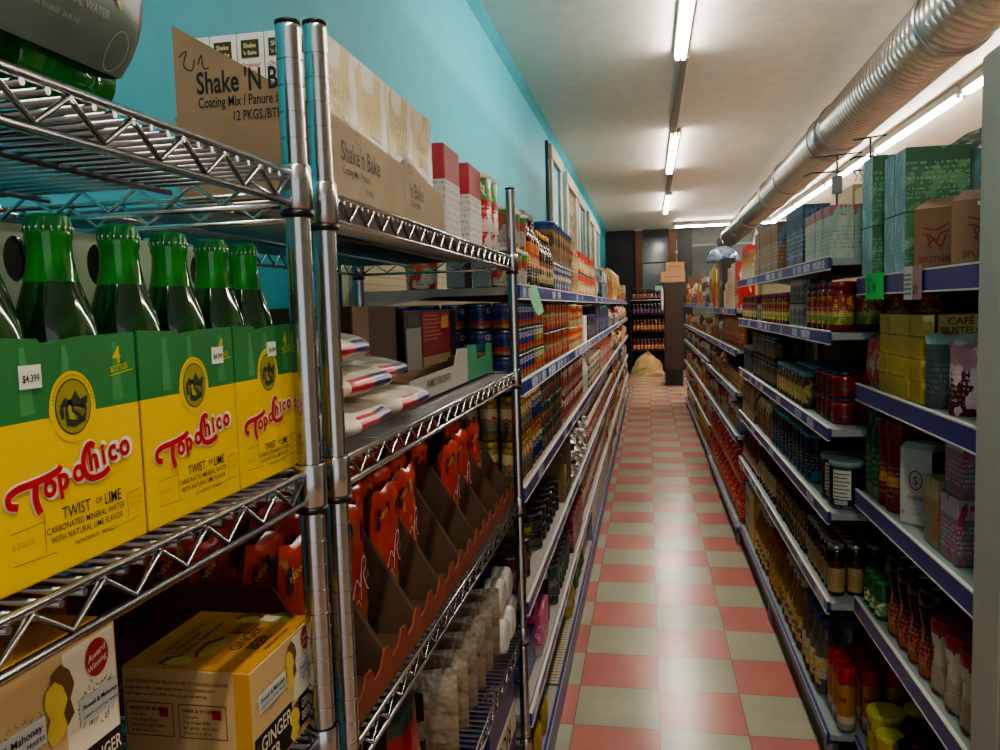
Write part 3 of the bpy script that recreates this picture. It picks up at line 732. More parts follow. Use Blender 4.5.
def ginger_box(y0, W, D, Hh, z, label, top=True):
    t = empty('ginger_beer_box', (FRX, y0, z)); tag(t, label, 'drink carton', 'ginger beer boxes')
    b = MB().box(-D, 0, 0, W, 0, Hh, BUFF, .0015); b.box(-D+.001, -.001, .001, W-.001, Hh-.001, Hh+.0004, OCH); b.box(-.016, -.0005, -.0004, .001, .001, Hh-.001, OCH); b.build('box', t)
    ginger_face(t, D, W, Hh)
    if top:
        p = MB(); ux, uy = (0, 1, 0), (-1, 0, 0); o = (0, 0, Hh+.0008)
        p.text('GINGER', (-.035, .045, Hh+.0009), ux, uy, .0185, BRN, 'l', .012, sx=.85); p.text('BEER', (-.018, .050, Hh+.0009), ux, uy, .0185, BRN, 'l', .012, sx=.85); p.text('TRADITIONAL', (-.042, .012, Hh+.0009), (-.0, 1, 0), uy, .0075, solid('#b06015', .6), 'l', .01)
        for j, s in enumerate(("TODAY'S COCKTAIL", 'IS INSPIRED BY', 'POWELL & MAHONEY')): p.text(s, (-.104+.010*j, .030, Hh+.0009), ux, uy, .0080, BRN, 'l', .008)
        p.text('MIXERS SINCE 2009', (-.008, .05, Hh+.0009), ux, uy, .006, BRN, 'l', .0)
        p.box(-.066, -.046, .088, .112, Hh+.0003, Hh+.0007, solid('#8a5a20', .6)); p.ribbon([(.085, .068), (.085, .046), (.110, .046)], .003, (0, 0, Hh+.001), ux, uy, BRN)
        ginger_blob(p, [(.043+a*1.0, .062+b*.7) for a, b in ((.028, .0), (.012, .014), (-.008, .013), (-.02, .004), (-.012, -.008), (.012, -.011))], (0, 0, Hh+.0007), ux, uy)
        ginger_blob(p, [(.014+a*.7, .080+b*.7) for a, b in ((.02, .0), (.010, .014), (-.008, .018), (-.012, .004), (-.006, -.02), (.010, -.018))], (0, 0, Hh+.0007), ux, uy)
        for q in (0, 1): ginger_blob(p, [(.122-.004*q+a*.6, .030+.030*q+b*.9) for a, b in ((.02, .0), (.010, .014), (-.010, .016), (-.014, .004), (-.008, -.014), (.010, -.012))], (0, 0, Hh+.0007), ux, uy)
        p.build('top_print', t)
        s = MB().box(-.050, -.030, .118, .131, Hh+.0010, Hh+.0016, WHITEC); s.build('price_sticker', t)
        q = MB(); ux, uy = (1, 0, 0), (0, 0, 1)
        q.text('ENJOY STRAIGHT FROM THE CAN OR MIX UP A DELICIOUS COCKTAIL', (-D/2-.008, -.0008, Hh-.014), ux, uy, .0042, solid('#8a3a1e', .6), 'c', .008, sx=.78)
        for j, s in enumerate(('Ginger beer with a bold snap of fresh root, blended with', 'cane sugar and citrus. Pour over ice, garnish and sip.')): q.text(s, (-D+.004, -.0008, Hh-.020-.006*j), ux, uy, .0042, INK, 'l', .0, sx=.95)
        for x0, tt in ((-D+.004, 'MOSCOW MULE'), (-D+.058, 'DARK & STORMY')):
            for pp in ([(0, .030), (.048, .030)], [(0, .062), (.048, .062)], [(0, .030), (0, .062)], [(.048, .030), (.048, .062)]): q.ribbon([(x0+a, b+Hh-.095) for a, b in pp], .0007, (0, -.0008, 0), ux, uy, BRN)
            q.text(tt, (x0+.004, -.0008, Hh-.0405), ux, uy, .0046, BRN, 'l', .01)
            for j, s in enumerate(('2 oz spirit', '4 oz Ginger Beer', 'Stir gently, add a slice', 'of lime and serve.')): q.text(s, (x0+.004, -.0008, Hh-.046-.0052*j), ux, uy, .0040, INK, 'l', 0)
            q.flat([(x0+.034, Hh-.046), (x0+.043, Hh-.046), (x0+.043, Hh-.037), (x0+.034, Hh-.037)], (0, -.0008, 0), ux, uy, RDS)
        q.box(-D+.001, -.017, -.0007, 0, .001, .016, DKB); q.text('NO ARTIFICIAL INGREDIENTS  |  NO HIGH FRUCTOSE CORN SYRUP', (-D/2-.008, -.0011, .009), ux, uy, .0038, LW, 'c', .004, sx=.8)
        q.build('end_print', t)
    return t
ginger_box(.650, .139, .131, .1125, 1.0645, 'ochre-topped ginger beer box standing alone beside the chrome posts')
ginger_box(.336, .139, .131, .1165, 1.0645, 'lower ginger beer box of the stack at the frame edge', False)
ginger_box(.336, .139, .131, .1165, 1.1825, 'upper ginger beer box of the stack at the frame edge', False)
o = MB().box(-.24, -.002, -.35, .30, 0, .215, solid('#6a3018', .7, vary=.2), .002).build('shipping_carton', None, (-.50, .30, 1.0645)); tag(o, 'long dark rust-coloured carton behind the stacked ginger beer boxes', 'carton')
MB().flat([(-.30, -.20), (.1, -.16), (.25, -.10), (-.1, -.06)], (0, 0, .2153), (0, 1, 0), (1, 0, 0), solid('#8a9a2a', .5)).build('green_print', o)
# loose top flap with a green-printed carton behind the left stack

# ------------------------------------------------------------------ top tier of the second rack: coating mix trays and boxes
ZT = 1.6395
def tray(y0, y1, prof_side, label, front_text, end=None):
    t = empty('display_tray', (-.36, y0, ZT)); tag(t, label, 'carton', 'brown coating mix trays')
    W = y1-y0; b = MB(); D = .188
    b.box(-D, 0, 0, W, 0, .003, KRAFT); b.prism([(0, .003), (W, .003)] + [(W*a, h) for a, h in prof_side], 'x', -.003, 0, KRAFT_LT)
    b.box(-D, -D+.003, 0, W, .003, .10, KRAFT)
    b.prism([(-D+.003, .003), (-.003, .003), (-.003, prof_side[-1][1]-.002), (-D+.003, prof_side[-1][1]+.108 if end else .10)], 'y', 0, .003, KRAFT)
    b.prism([(-D+.003, .003), (-.003, .003), (-.003, prof_side[0][1]-.002), (-D+.003, .10)], 'y', W-.003, W, KRAFT)
    b.build('tray', t)
    l = MB(); GR = solid('#5d5346', .7)
    if end:
        ux, uy = (1, 0, 0), (0, 0, 1)
        l.text("Shake 'N Bake", (-D+.031, -.0006, .1245), ux, uy, .035, INK, 'l', .020, sx=.66); l.text('Coating Mix / Panure à cuire', (-D+.032, -.0006, .108), ux, uy, .0172, INK, 'l', .010, sx=.64)
        l.text('12 PKGS./BTES', (-D+.076, -.0006, .091), ux, uy, .0160, INK, 'l', .010, sx=.66)
        l.ribbon(spline([(-D+.010, .168), (-D+.020, .174), (-D+.016, .158), (-D+.026, .152), (-D+.030, .164)]), .0016, (0, -.0006, 0), ux, uy, INK); l.ribbon(spline([(-D+.034, .158), (-D+.039, .168), (-D+.041, .154), (-D+.048, .153)]), .0016, (0, -.0006, 0), ux, uy, INK)
    for s, u, z, sz in front_text: l.text(s, (.0006, u*W, z), Yv, Zv, sz, GR, 'l', .01, sx=.8)
    for k in range(20):
        a, b2 = 2*PI*k/20, 2*PI*(k+1)/20; u = .34*W if end else .1*W
        l.ribbon([(u+.011*math.cos(a), .082+.006*math.sin(a)), (u+.011*math.cos(b2), .082+.006*math.sin(b2))], .001, (.0006, 0, 0), Yv, Zv, GR)
    l.build('lettering', t)
tray(.886, 1.190, [(1, .084), (.8, .086), (.5, .091), (.25, .094), (0, .098)], 'first brown coating mix tray with slanted end panel, beside the chrome posts', [("Shake'n Bake", .15, .048, .034), ('Coating Mix / Panure', .16, .032, .014), ('12 PKGS', .42, .015, .011)], True)
tray(1.194, 1.420, [(1, .070), (.85, .071), (.55, .078), (.2, .092), (0, .094)], 'second brown coating mix tray with scooped front, beyond the first tray', [("'n Bake", .08, .040, .034), ('Coating Mix', .10, .026, .014)])
SILV = printed('#e4e0d8', [(0, '#cfc4bc'), (.10, '#d9a49a'), (.40, '#b9b4c2'), (.52, '#e2ded6')], '#cfc08a', '#a8353a', .22, metal=.25, thr=.40, bscale=2.5, tx=(.3, .5), tamt=.35)
WPK = solid('#d6d0c6', .5)
def mixbox():
    b = MB().box(-.0165, .0165, -.059, .059, 0, .186, WPK, .001); b.box(.0160, .0168, -.058, .058, .001, .185, SILV)
    l = MB(); ux, uy = (1, 0, 0), (0, 0, 1)
    l.box(-.011, .011, -.0597, -.0590, .158, .178, solid('#3a3018', .6)); l.text('Shake', (0, -.0600, .169), ux, uy, .0075, solid('#d9c98a', .5), 'c', .01, sx=.9); l.text("'n Bake", (0, -.0600, .161), ux, uy, .0065, solid('#d9c98a', .5), 'c', .01, sx=.9)
    l.text('Original', (0, -.0597, .147), ux, uy, .0075, solid('#b0303a', .5), 'c', .008, shear=.3); l.text('Chicken', (0, -.0597, .140), ux, uy, .0070, solid('#b0303a', .5), 'c', .008, shear=.3)
    l.text('STANDARD', (0, -.0597, .126), ux, uy, .0060, INK, 'c', .008, sx=.9); l.text('BEEF', (0, -.0597, .119), ux, uy, .0060, INK, 'c', .008)
    l.text('SHAKE', (.0172, 0, .118), Yv, Zv, .026, solid('#c9b87c', .4), 'c', .012, rot=-.08); l.text('BAKE', (.0172, .004, .092), Yv, Zv, .026, solid('#c9b87c', .4), 'c', .012, rot=-.08)
    return [('mix_box', b.mesh('mix_box')), ('lettering', l.mesh('lettering'))]
mbx = proto('mix_box', mixbox(), 'box')
for j in range(4):
    for i in range(5 if j == 0 else 2):
        y = .886 + .0625 + .1195*j + (.006 if j > 2 else 0) - (.0 if j else 0)
        if j == 2: y = .886+.0625+.1195*2+.008
        place(mbx, (-.3815-.0343*i, y+.0018, ZT+.0045), 0, f'white coating mix box, {ORD[j]} along the trays, {ORD[i]} column back from the aisle', 'white coating mix boxes')
RW = printed('#c9c2ba', [(0, '#c9c2ba'), (.62, '#a8313c')], None, '#77706a', .45, tx=(.05, .6), tamt=.6)
o_ = 0
for k, y in enumerate((1.50, 1.715)):
    o = MB().box(-.10, 0, 0, .125, 0, .178, RW, .002).build('crumb_box', None, (-.375, y, ZT+.002)); tag(o, f'red-topped white box on the top wire tier, {ORD[k]} past the brown trays', 'box', 'red-topped white boxes')
TINL = printed('#b3262c', [(0, '#b3262c'), (.25, '#d9c6b2'), (.42, '#b3262c'), (.68, '#4d8a34')], '#e4d9c8', '#f0e6d8', .35, thr=.36, bscale=5, tx=(.2, .6), tamt=.6)
tin = proto('drink_tin', [('tin', MB().lathe([(.034, 0), (.036, .003), (.036, .176)], TINL, 20).mesh('tin')), ('lid', MB().lathe([(.0368, .170), (.0372, .171), (.0372, .181), (.0340, .184)], WHITEC, 20).mesh('lid'))], 'tin')
for k, y in enumerate((1.905, 1.992)): place(tin, (-.40, y, ZT+.002), 0, f'red and green printed tin with white lid, {ORD[k]} before the rack post', 'tins on the top wire tier')

# ------------------------------------------------------------------ second rack, middle tier
ZM = 1.3402
SACK = printed('#d6cdbb', (), None, '', .22, bump=.25)
def sack(x, y, z, rz, seed, label, L=.35, W=.205, T=.045):
    rnd = random.Random(seed); ph = [rnd.uniform(0, 6.3) for _ in range(5)]; mb = MB()
    RD, YW, PU = solid('#a5343a', .3), solid('#c9a53a', .3), solid('#2f2758', .3)
    nu, nv = 40, 20; sp = lambda c, e: math.copysign(abs(c)**e, c)
    vs = []
    for i in range(nv+1):
        v = -PI/2 + PI*i/nv
        for k in range(nu):
            u = 2*PI*k/nu; cx, cy, cz = sp(math.cos(v), .55)*sp(math.cos(u), .35), sp(math.cos(v), .55)*sp(math.sin(u), .35), sp(math.sin(v), .9)
            wv = 1 + .10*math.sin(7*cy+ph[0]+3*cx) + .06*math.sin(17*cy+ph[1]) + .05*math.sin(13*cx+ph[2])
            vs.append((cx*L/2*(1+.012*math.sin(9*cy+ph[3])) - L/2, cy*W/2*(1+.02*math.sin(8*cx+ph[4])), cz*T/2*wv + T/2))
    o = len(mb.v); mb.v += vs
    for i in range(nv):
        for k in range(nu):
            f = (o+i*nu+k, o+i*nu+(k+1) % nu, o+(i+1)*nu+(k+1) % nu, o+(i+1)*nu+k); c = sum((Vector(mb.v[q]) for q in f), Vector())/4; m = SACK
            if c.x > -.014 and T*.15 < c.z < T*.72: m = RD if -.066 < c.y < -.004 else YW if -.004 <= c.y < .008 else PU if .008 <= c.y < .070 else SACK
            if c.z > T*.6 and -.15 < c.x < -.10 and -.075 < c.y < .085: m = PU if rnd.random() < .9 else YW
            mb.f.append(f); mb.mi.append(mb.m(m)); mb.sm.append(True)
    o = mb.build('grain_sack', None, (x+.015, y, z+.001)); o.rotation_euler = (0, 0, rz); tag(o, label, 'sack', 'white grain sacks'); return o
sack(-.36, .985, ZM, .04, 1, 'lowest white grain sack of the pile beside the posts')
sack(-.368, .995, ZM+.046, -.05, 2, 'middle white grain sack of the pile beside the posts')
sack(-.385, .985, ZM+.092, .06, 3, 'topmost white grain sack of the pile beside the posts')
sack(-.37, 1.197, ZM, -.02, 4, 'white grain sack lying alone beyond the sack pile')
sack(-.40, 1.198, ZM+.047, .02, 5, 'upper white grain sack beyond the tall sack pile')
# open brown case, display box and the white/green tray
t = empty('open_case', (-.50, 1.312, ZM+.002)); tag(t, 'open brown cardboard case standing on the middle wire tier behind the sacks', 'carton')
b = MB(); b.box(-.20, -.003, 0, .003, 0, .172, KRAFT_DK).box(-.20, -.003, .236, .239, 0, .172, KRAFT_DK).box(-.20, -.197, .003, .236, 0, .172, KRAFT_DK).box(-.003, 0, 0, .08, 0, .172, KRAFT).box(-.003, 0, .08, .239, 0, .172, KRAFT_DK).box(-.197, -.003, .003, .236, 0, .003, KRAFT); b.build('case', t)
t = empty('display_box', (-.49, 1.575, ZM+.002)); tag(t, 'black box with a red printed back panel on the middle wire tier', 'box')
MB().box(-.12, 0, 0, .45, 0, .163, solid('#161311', .5), .003).build('box', t)
p = MB(); p.box(0, .0008, .13, .38, .06, .158, solid('#8e1b20', .4)); p.box(0, .0008, .13, .38, .004, .058, solid('#a58058', .5)); p.box(0, .0008, .012, .12, .02, .125, solid('#8d8a80', .5)); p.box(0, .0012, .02, .1, .128, .152, solid('#2c3a22', .5))
for k in range(7): p.ribbon([(.14, .150-.009*k), (.14+.12+.02*(k % 3), .150-.009*k)], .0022, (.0012, 0, 0), Yv, Zv, solid('#cf8f86', .5))
p.flat([(.29, .118), (.365, .120), (.36, .15), (.30, .148)], (.0013, 0, 0), Yv, Zv, solid('#c79a3e', .5)); p.build('back_print', t)
t = empty('display_tray', (-.40, 1.312, ZM+.002)); tag(t, 'white and green display tray in front of the black box', 'carton')
GT = solid('#2f8a5e', .5); p = MB(); p.prism([(0, 0), (.44, 0), (.44, .075), (.35, .078), (.32, .045), (0, .04)], 'x', -.003, 0, solid('#a8a39a', .5)); p.prism([(.44, 0), (.73, 0), (.73, .072), (.66, .078), (.65, .045), (.54, .043), (.53, .078), (.44, .080)], 'x', -.003, 0, GT)
p.box(-.075, -.003, 0, .003, 0, .04, KRAFT).box(-.075, -.003, .727, .73, 0, .07, GT).box(-.075, -.072, .003, .727, 0, .04, KRAFT).box(-.072, -.003, .003, .727, 0, .002, KRAFT); p.build('tray', t)
p = MB(); p.text('FAMILY FAVORITE', (.0006, .10, .018), Yv, Zv, .022, solid('#4a4238', .6), 'l', .008); p.build('lettering', t)
for k in range(2):
    o = MB().box(-.055, -.004, 0, .09, 0, .05, KRAFT_DK, .002).build('snack_box', None, (-.40, 1.79+.11*k, ZM+.0055)); tag(o, f'small brown box standing in the green tray end, {ORD[k]}', 'box')

# ------------------------------------------------------------------ second rack: cartons of orange pouches
ZP = .9992
OR = solid('#c93a10', .2, spec=.6); 
def pouch_mat(seed):
    return printed('#c23410', [(0, '#b9862a'), (.16, '#c77a1c'), (.30, '#c8480f'), (.42, '#c23410')], ['#c9921f', '#b8641a', '#b04a10'][seed % 3], '', .2, thr=.30, bscale=5, seed=seed, bump=.10)
def pasta_pouch(seed):
    b = pouch_mb(.122, .215, .042, pouch_mat(seed), OR, seed, wr=.035, tuck=.10)
    l = MB(); w = solid('#e4d6cc', .35); P = solid('#3a1a4e', .3)
    L = .0225
    for pts, wd in (([(-.035, .085), (-.03, .10), (-.02, .112), (-.01, .10), (-.005, .12)], .0022), ([(-.01, .08), (-.004, .115), (.004, .135), (.016, .137), (.020, .122), (.006, .112), (.018, .090), (.030, .083)], .003), ([(.020, .100), (.032, .112), (.034, .1), (.04, .108)], .002), ([(-.03, .075), (-.02, .082), (-.012, .07)], .0018)):
        l.ribbon(spline(pts), wd, (L, 0, 0), Yv, Zv, w)
    l.flat([(-.052, .150), (-.018, .178), (-.022, .196), (-.052, .186)], (L-.006, 0, 0), Yv, Zv, P); l.flat([(.012, .160), (.045, .150), (.048, .186), (.02, .190)], (L-.006, 0, 0), Yv, Zv, P)
    l.text('NEW', (L-.005, -.048, .168), Yv, Zv, .012, solid('#d9c24a', .4), 'l', .01, rot=.5)
    def bulge(y, z):
        u, v = max(-1, min(1, y/.061)), 2*z/.215-1
        return .021*max(0, 1-abs(u)**2.6)**.6*max(0., 1-abs(v)**6)**.7 + .10*max(0, v-.6)*.215 + .0022
    l.v = [(bulge(y, z)+(x-.0225)*.3, y, z) for x, y, z in l.v]
    return [('pouch', b.mesh('pouch')), ('lettering', l.mesh('lettering'))]
pps = [proto('snack_pouch', pasta_pouch(s), 'pouch') for s in range(4)]
DRED = solid('#64180f', .75, vary=.2); ORC = solid('#8a3f26', .7, vary=.15)
nC = 8; pit = .146
for k in range(nC):
    y0 = .872 + pit*k
    t = empty('display_carton', (-.352, y0, ZP)); tag(t, f'brown and orange display carton of pouches, {ORD[k]} from the chrome posts', 'carton', 'display cartons of orange pouches')
    b = MB(); W = pit-.003
    side = [(-.385, .003), (-.004, .003), (-.004, .028), (-.098, .178), (-.385, .178)]
    b.prism(side, 'y', 0, .003, DRED if k == 0 else KRAFT_DK); b.prism(side, 'y', W-.003, W, KRAFT_DK)
    b.box(-.388, -.385, 0, W, 0, .178, KRAFT_DK).box(-.385, 0, 0, W, 0, .003, KRAFT_DK)
    b.build('carton', t)
    lip = MB(); lp = [(0, .003), (W, .003), (W, .036), (W*.93, .052), (W*.82, .054), (W*.70, .034), (W*.52, .030), (W*.45, .050), (W*.32, .052), (W*.22, .034), (0, .030)]
    lip.prism(lp, 'x', -.003, 0, ORC); lip.build('scalloped_lip', t)
    if k == 0:
        l = MB(); l.text('Re', (-.335, -.0008, .108), (1, 0, 0), (0, 0, 1), .075, INK, 'l', .02); l.text('rs', (-.330, -.0008, .04), (1, 0, 0), (0, 0, 1), .075, INK, 'l', .02); l.build('lettering', t)
    for j in range(5):
        if (k, j) in ((4, 0), (6, 1)): continue
        place(pps[(k+j) % 4], (-.352-.085-.062*j-(.0 if j else random.uniform(0, .01)), y0+W/2+random.uniform(-.006, .006), ZP+.005), random.uniform(-.08, .08), f'orange pouch, {ORD[j]} back in the {ORD[k]} display carton from the posts', 'orange pouches in the display cartons', ry=random.uniform(-.06, .03))

# ------------------------------------------------------------------ second rack: lower tier of clear rice bags, white packs
ZR = .6445
CLR = printed('#8d7f68', (), None, '', .08, bump=.9, seed=3); FILM = solid('#a59a88', .12, bump=.6, bscale=25)
def rice(seed):
    b = pouch_mb(.17, .27, .050, CLR, FILM, seed, wr=.16); l = MB(); x = .0245
    l.box(x, x+.0012, -.060, .060, .05, .185, solid('#2a1715', .4)); l.box(x+.0012, x+.0016, -.060, .060, .095, .135, solid('#a39a86', .4)); l.text('RICO', (x+.002, .0, .101), (0, -1, 0), (0, 0, -1), .034, solid('#24140f', .5), 'c', .012)
    return [('rice_bag', b.mesh('rice_bag')), ('label', l.mesh('label'))]
rbs = [proto('rice_bag', rice(s), 'bag') for s in range(3)]
n = 0
for k in range(6):
    y = 1.33 + .082*k; 
    o = place(rbs[k % 3], (-.44, y, ZR+.06), 0, f'clear bag of rice leaning in the row, {ORD[k]} from the slanted cardboard', 'clear rice bags on the lower wire tier')
    o.matrix_world = Matrix.Translation((-.512, y, ZR+.126)) @ Matrix.Rotation(-PI/2+.25, 4, 'Z') @ Matrix.Rotation(.30, 4, 'Y') @ Matrix.Rotation(PI/2, 4, 'X') @ Matrix.Scale(1.22, 4) @ Matrix.Translation((0, 0, -.135))
# cardboard divider and front bags
t = MB().prism([(-.40, 0), (0, 0), (-.012, .03), (-.115, .27), (-.40, .27)], 'y', 0, .003, KRAFT_DK).build('cardboard_divider', None, (-.35, 1.245, ZR+.002)); tag(t, 'slanted brown cardboard divider in front of the clear rice bags', 'cardboard')
FIM = printed('#c9bda0', [(0, '#c9bda0'), (.62, '#a01a20'), (.84, '#3a4a3e')], None, '', .3, bump=.2); FI2 = printed('#8c9194', [(0, '#7a7f84'), (.5, '#a7aaa8'), (.8, '#4a4f58')], '#5a5f66', '#2a2a30', .3, bump=.2)
b = P_bag(.15, .25, .06, FIM, None, 21); l = MB(); l.text('FI', (.034, -.03, .105), Yv, Zv, .052, INK, 'l', .015); l.flat([(-.06, .04), (.06, .05), (.06, .09), (-.06, .08)], (.031, 0, 0), Yv, Zv, solid('#b3272b', .4)); b.append(('lettering', l.mesh('lettering')))
fib = proto('flour_bag', b, 'bag')
o = place(fib, (-.400, 1.165, ZR+.003), .1, 'cream and red bag lettered FI below the pouch cartons')
o = place(proto('flour_bag', P_bag(.13, .22, .06, FI2, None, 22), 'bag'), (-.41, 1.01, ZR+.003), .1, 'grey printed bag beside the cream and red bag')
o = place(proto('flour_bag', P_bag(.13, .2, .06, FI2, None, 24), 'bag'), (-.5, .94, ZR+.003), -.1, 'grey printed bag behind the chrome posts on the lower tier')
# white wrapped packs with blue bands
BW = printed('#cfcac0', (), '#1f2768', '#1f2768', .2, thr=.35, bscale=3, bump=.35, tx=(.2, .8), tamt=.6)
def roll_pack(seed):
    b = MB()
    pr = [(.0, 0), (.052, .0), (.066, .008), (.069, .02), (.066, .10), (.069, .19), (.066, .212), (.05, .22), (.0, .22)]
    b.lathe(pr[1:-1], solid('#cdc8bf', .25, bump=.5, bscale=30), 20); l = MB().lathe([(.0700, .075), (.0680, .10), (.0702, .178)], solid('#1c2560', .25), 20, cap0=False, cap1=False)
    t = MB(); V, F, Wd = text_geo('RICE', .012, 0); t.text('RICE', (0, 0, .11), (0, 1, 0), (0, 0, 1), .05, solid('#c9c6cf', .4), 'c', .012, bend=.0712)
    return [('wrapped_pack', b.mesh('wrapped_pack')), ('blue_band', l.mesh('blue_band')), ('lettering', t.mesh('lettering'))]
rp = proto('wrapped_pack', roll_pack(0), 'pack')
for k in range(3):
    o = place(rp, (0, 0, 0), 0, f'white pack with blue band on the lower wire tier, {ORD[k]} past the rice bags', 'white and blue packs on the lower wire tier')
    o.matrix_world = Matrix.Translation((-.362-.015*(k == 2), 1.836+.086*k, ZR+.0725)) @ Matrix.Rotation(-PI/2, 4, 'Y') @ Matrix.Rotation(2.2+.2*k, 4, 'Z') @ Matrix.Translation((0, 0, -.02)) @ Matrix.Scale(.60, 4)
for k in range(2):
    o = place(rp, (0, 0, 0), 0, f'upper white pack with blue band, {ORD[k]} past the rice bags', 'white and blue packs on the lower wire tier')
    o.matrix_world = Matrix.Translation((-.375, 1.88+.086*k, ZR+.158)) @ Matrix.Rotation(-PI/2, 4, 'Y') @ Matrix.Rotation(2.2+.2*k, 4, 'Z') @ Matrix.Translation((0, 0, -.02)) @ Matrix.Scale(.60, 4)
# bottom tier: blue rice box, red stick
t = empty('rice_box', (-.358, 1.66, .3335)); tag(t, 'dark blue and white rice box on the lowest wire tier', 'box')
MB().box(-.12, 0, 0, .33, 0, .235, solid('#141f70', .35), .003).build('box', t); p = MB(); p.box(0, .0012, .0, .33, .075, .155, LW); p.box(-.1195, -.0, .0, .33, .2348, .2356, solid('#18247a', .35)); p.text('RICO', (.0016, .25, .135), (0, -1, 0), (0, 0, -1), .075, INK, 'l', .012); p.text('RICE', (-.045, .22, .2362), (0, -1, 0), (1, 0, 0), .04, LW, 'l', .01); p.build('label', t)
for k in range(3):
    o = MB().box(-.16, 0, 0, .10, 0, .20, solid('#9a8a1e', .5, vary=.2), .003).build('yellow_box', None, (-.36-.01*k, 1.30+.11*k, .3335)); tag(o, f'plain yellow box on the lowest wire tier, {ORD[k]} before the blue rice box', 'box')
# ================================================================== goods on the shelving
T = lambda s: {6: 'top', 5: 'fifth', 4: 'fourth', 3: 'third', 2: 'second', 1: 'bottom'}[s] + ' turquoise-wall shelf'
F = -.352
PR = printed
def cn(name, r, h, lab, **k): return proto(name, P_can(r, h, lab, **k), 'can')
def bx(name, dx, dy, dz, m, **k): return proto(name, P_box(dx, dy, dz, m, **k), 'box')
def bg(name, w, h, d, m, seed=0, cat='bag', **k): return proto(name, P_bag(w, h, d, m, None, seed, **k), cat)
MULT = [PR('#b02a22', [(0, '#b02a22'), (.7, '#d8c9a8')], '#d7a93a', '#efe4cc', .4, thr=.38, seed=1), PR('#d6b23c', [(0, '#d6b23c'), (.6, '#a9281e')], '#7a1f14', '#3a2410', .4, thr=.36, seed=2),
        PR('#2f5a34', [(0, '#2f5a34'), (.55, '#c9bb8c')], '#a8261e', '#e8e0c8', .4, thr=.38, seed=3), PR('#d9cfb8', [(0, '#d9cfb8'), (.65, '#b0322a')], '#c98a2e', '#40322a', .4, thr=.4, seed=4),
        PR('#27366e', [(0, '#27366e'), (.5, '#c9c4b4')], '#b3352c', '#dcd8c8', .4, thr=.36, seed=5), PR('#c66a22', [(0, '#c66a22'), (.6, '#e2c873')], '#8a2418', '#5a2a10', .4, thr=.38, seed=6),
        PR('#6b2733', [(0, '#6b2733'), (.6, '#cbb9a4')], '#d1a042', '#e6d9c4', .4, thr=.38, seed=7), PR('#8a8f92', [(0, '#8a8f92'), (.6, '#d6d6d2')], '#3c6aa0', '#333', .35, thr=.38, seed=8) if False else PR('#8a8f92', [(0, '#8a8f92'), (.6, '#d6d6d2')], '#3c6aa0', '#333333', .35, thr=.38, seed=8)]
MCOL = ['red and cream', 'yellow and red', 'green and tan', 'cream and red', 'navy and grey', 'orange and yellow', 'maroon and tan', 'silver and blue']
L = -1
# ---- top
TUBL = PR('#cfc9ba', [(0, '#c6bfae'), (.12, '#b7b2a6'), (.58, '#3f8a35')], '#b3482e', '#4a4a42', .4, thr=.42, bscale=2.5, tx=(.1, .55))
tub = proto('food_tub', P_tub(.098, .098, .108, TUBL, WHITEC), 'tub')
row(tub, L, F, LZ[4], 2.15, 2.46, .105, .10, .109, 'green and white tub', T(6), 2, 1)
place(tub, (-.622, 2.185, LZ[4]+.001), 0, 'green and white tub alone far back on the top turquoise-wall shelf', 'tubs on the top shelf')
GB = PR('#a9adab', [(0, '#9aa09f'), (.8, '#b9bdb9')], None, '#555a5c', .45, tx=(.2, .8))
gb = bx('packet_box', .05, .10, .115, GB)
for k in range(2): place(gb, (-.515+.072*k, 2.19, LZ[4]+.001), 0, f'grey printed packet box on the top turquoise-wall shelf, {ORD[k]} right of the lone tub', 'grey packet boxes')
DRS = solid('#5a120e', .1); bt1 = proto('dressing_bottle', P_bottle(.028, .245, DRS, solid('#8d8f92', .4), PR('#b3261e', [(0, '#2a2320'), (.4, '#b3261e'), (.75, '#d8701e')], '#e2c24a', '#eeeeee', .4), lb=(.05, .6)), 'bottle')
row(bt1, L, F, LZ[4], 2.47, 2.72, .064, .058, .25, 'red dressing bottle with grey cap', T(6), 1, 2)
bt2 = proto('sauce_bottle', P_bottle(.027, .205, solid('#14100e', .1), solid('#c98a2a', .4), PR('#cbb27a', [(0, '#1a1512'), (.12, '#cbb27a'), (.8, '#a3402a')], '#3a5a2a', '#2a2018', .4), lb=(.08, .48)), 'bottle')
row(bt2, L, F, LZ[4], 2.73, 3.10, .062, .056, .21, 'black bottle with orange cap', T(6), 1, 2)
brc = proto('nut_canister', P_can(.048, .155, PR('#8a6a42', [(0, '#8a6a42'), (.85, '#27408f')], '#4a3018', '#2a1c10', .4, thr=.42), lid=solid('#22408f', .4)), 'canister')
blc = proto('nut_canister', P_can(.046, .115, PR('#24377e', [(0, '#24377e'), (.8, '#8a94b4')], '#c9b27a', '#e4e0d4', .4, thr=.38), lid=TINM), 'canister')
row(blc, L, F, LZ[4], 3.14, 3.95, .10, .10, .118, 'navy canister', T(6)); 
row(brc, L, F, LZ[4]+.1185, 3.14, 3.95, .10, .10, .118, 'brown canister with blue lid, on navy canister', T(6))
pst = proto('noodle_pack', P_bag(.05, .24, .045, PR('#a98a5a', [(0, '#a98a5a'), (.8, '#8a3a22')], '#c9b48a', '#4a3018', .4), None, 5), 'pack')
row(pst, L, F, LZ[4], 3.99, 4.25, .065, .05, .2, 'slim tan pack', T(6))
tin2 = cn('food_can', .05, .12, PR('#d8cba8', [(0, '#c9b98c'), (.72, '#b9332a')], '#b9332a', '#5a4a32', .4, thr=.36, bscale=2.5))
row(tin2, L, F, LZ[4], 4.35, 5.6, .112, .10, .122, 'cream and red tin', T(6), 2)
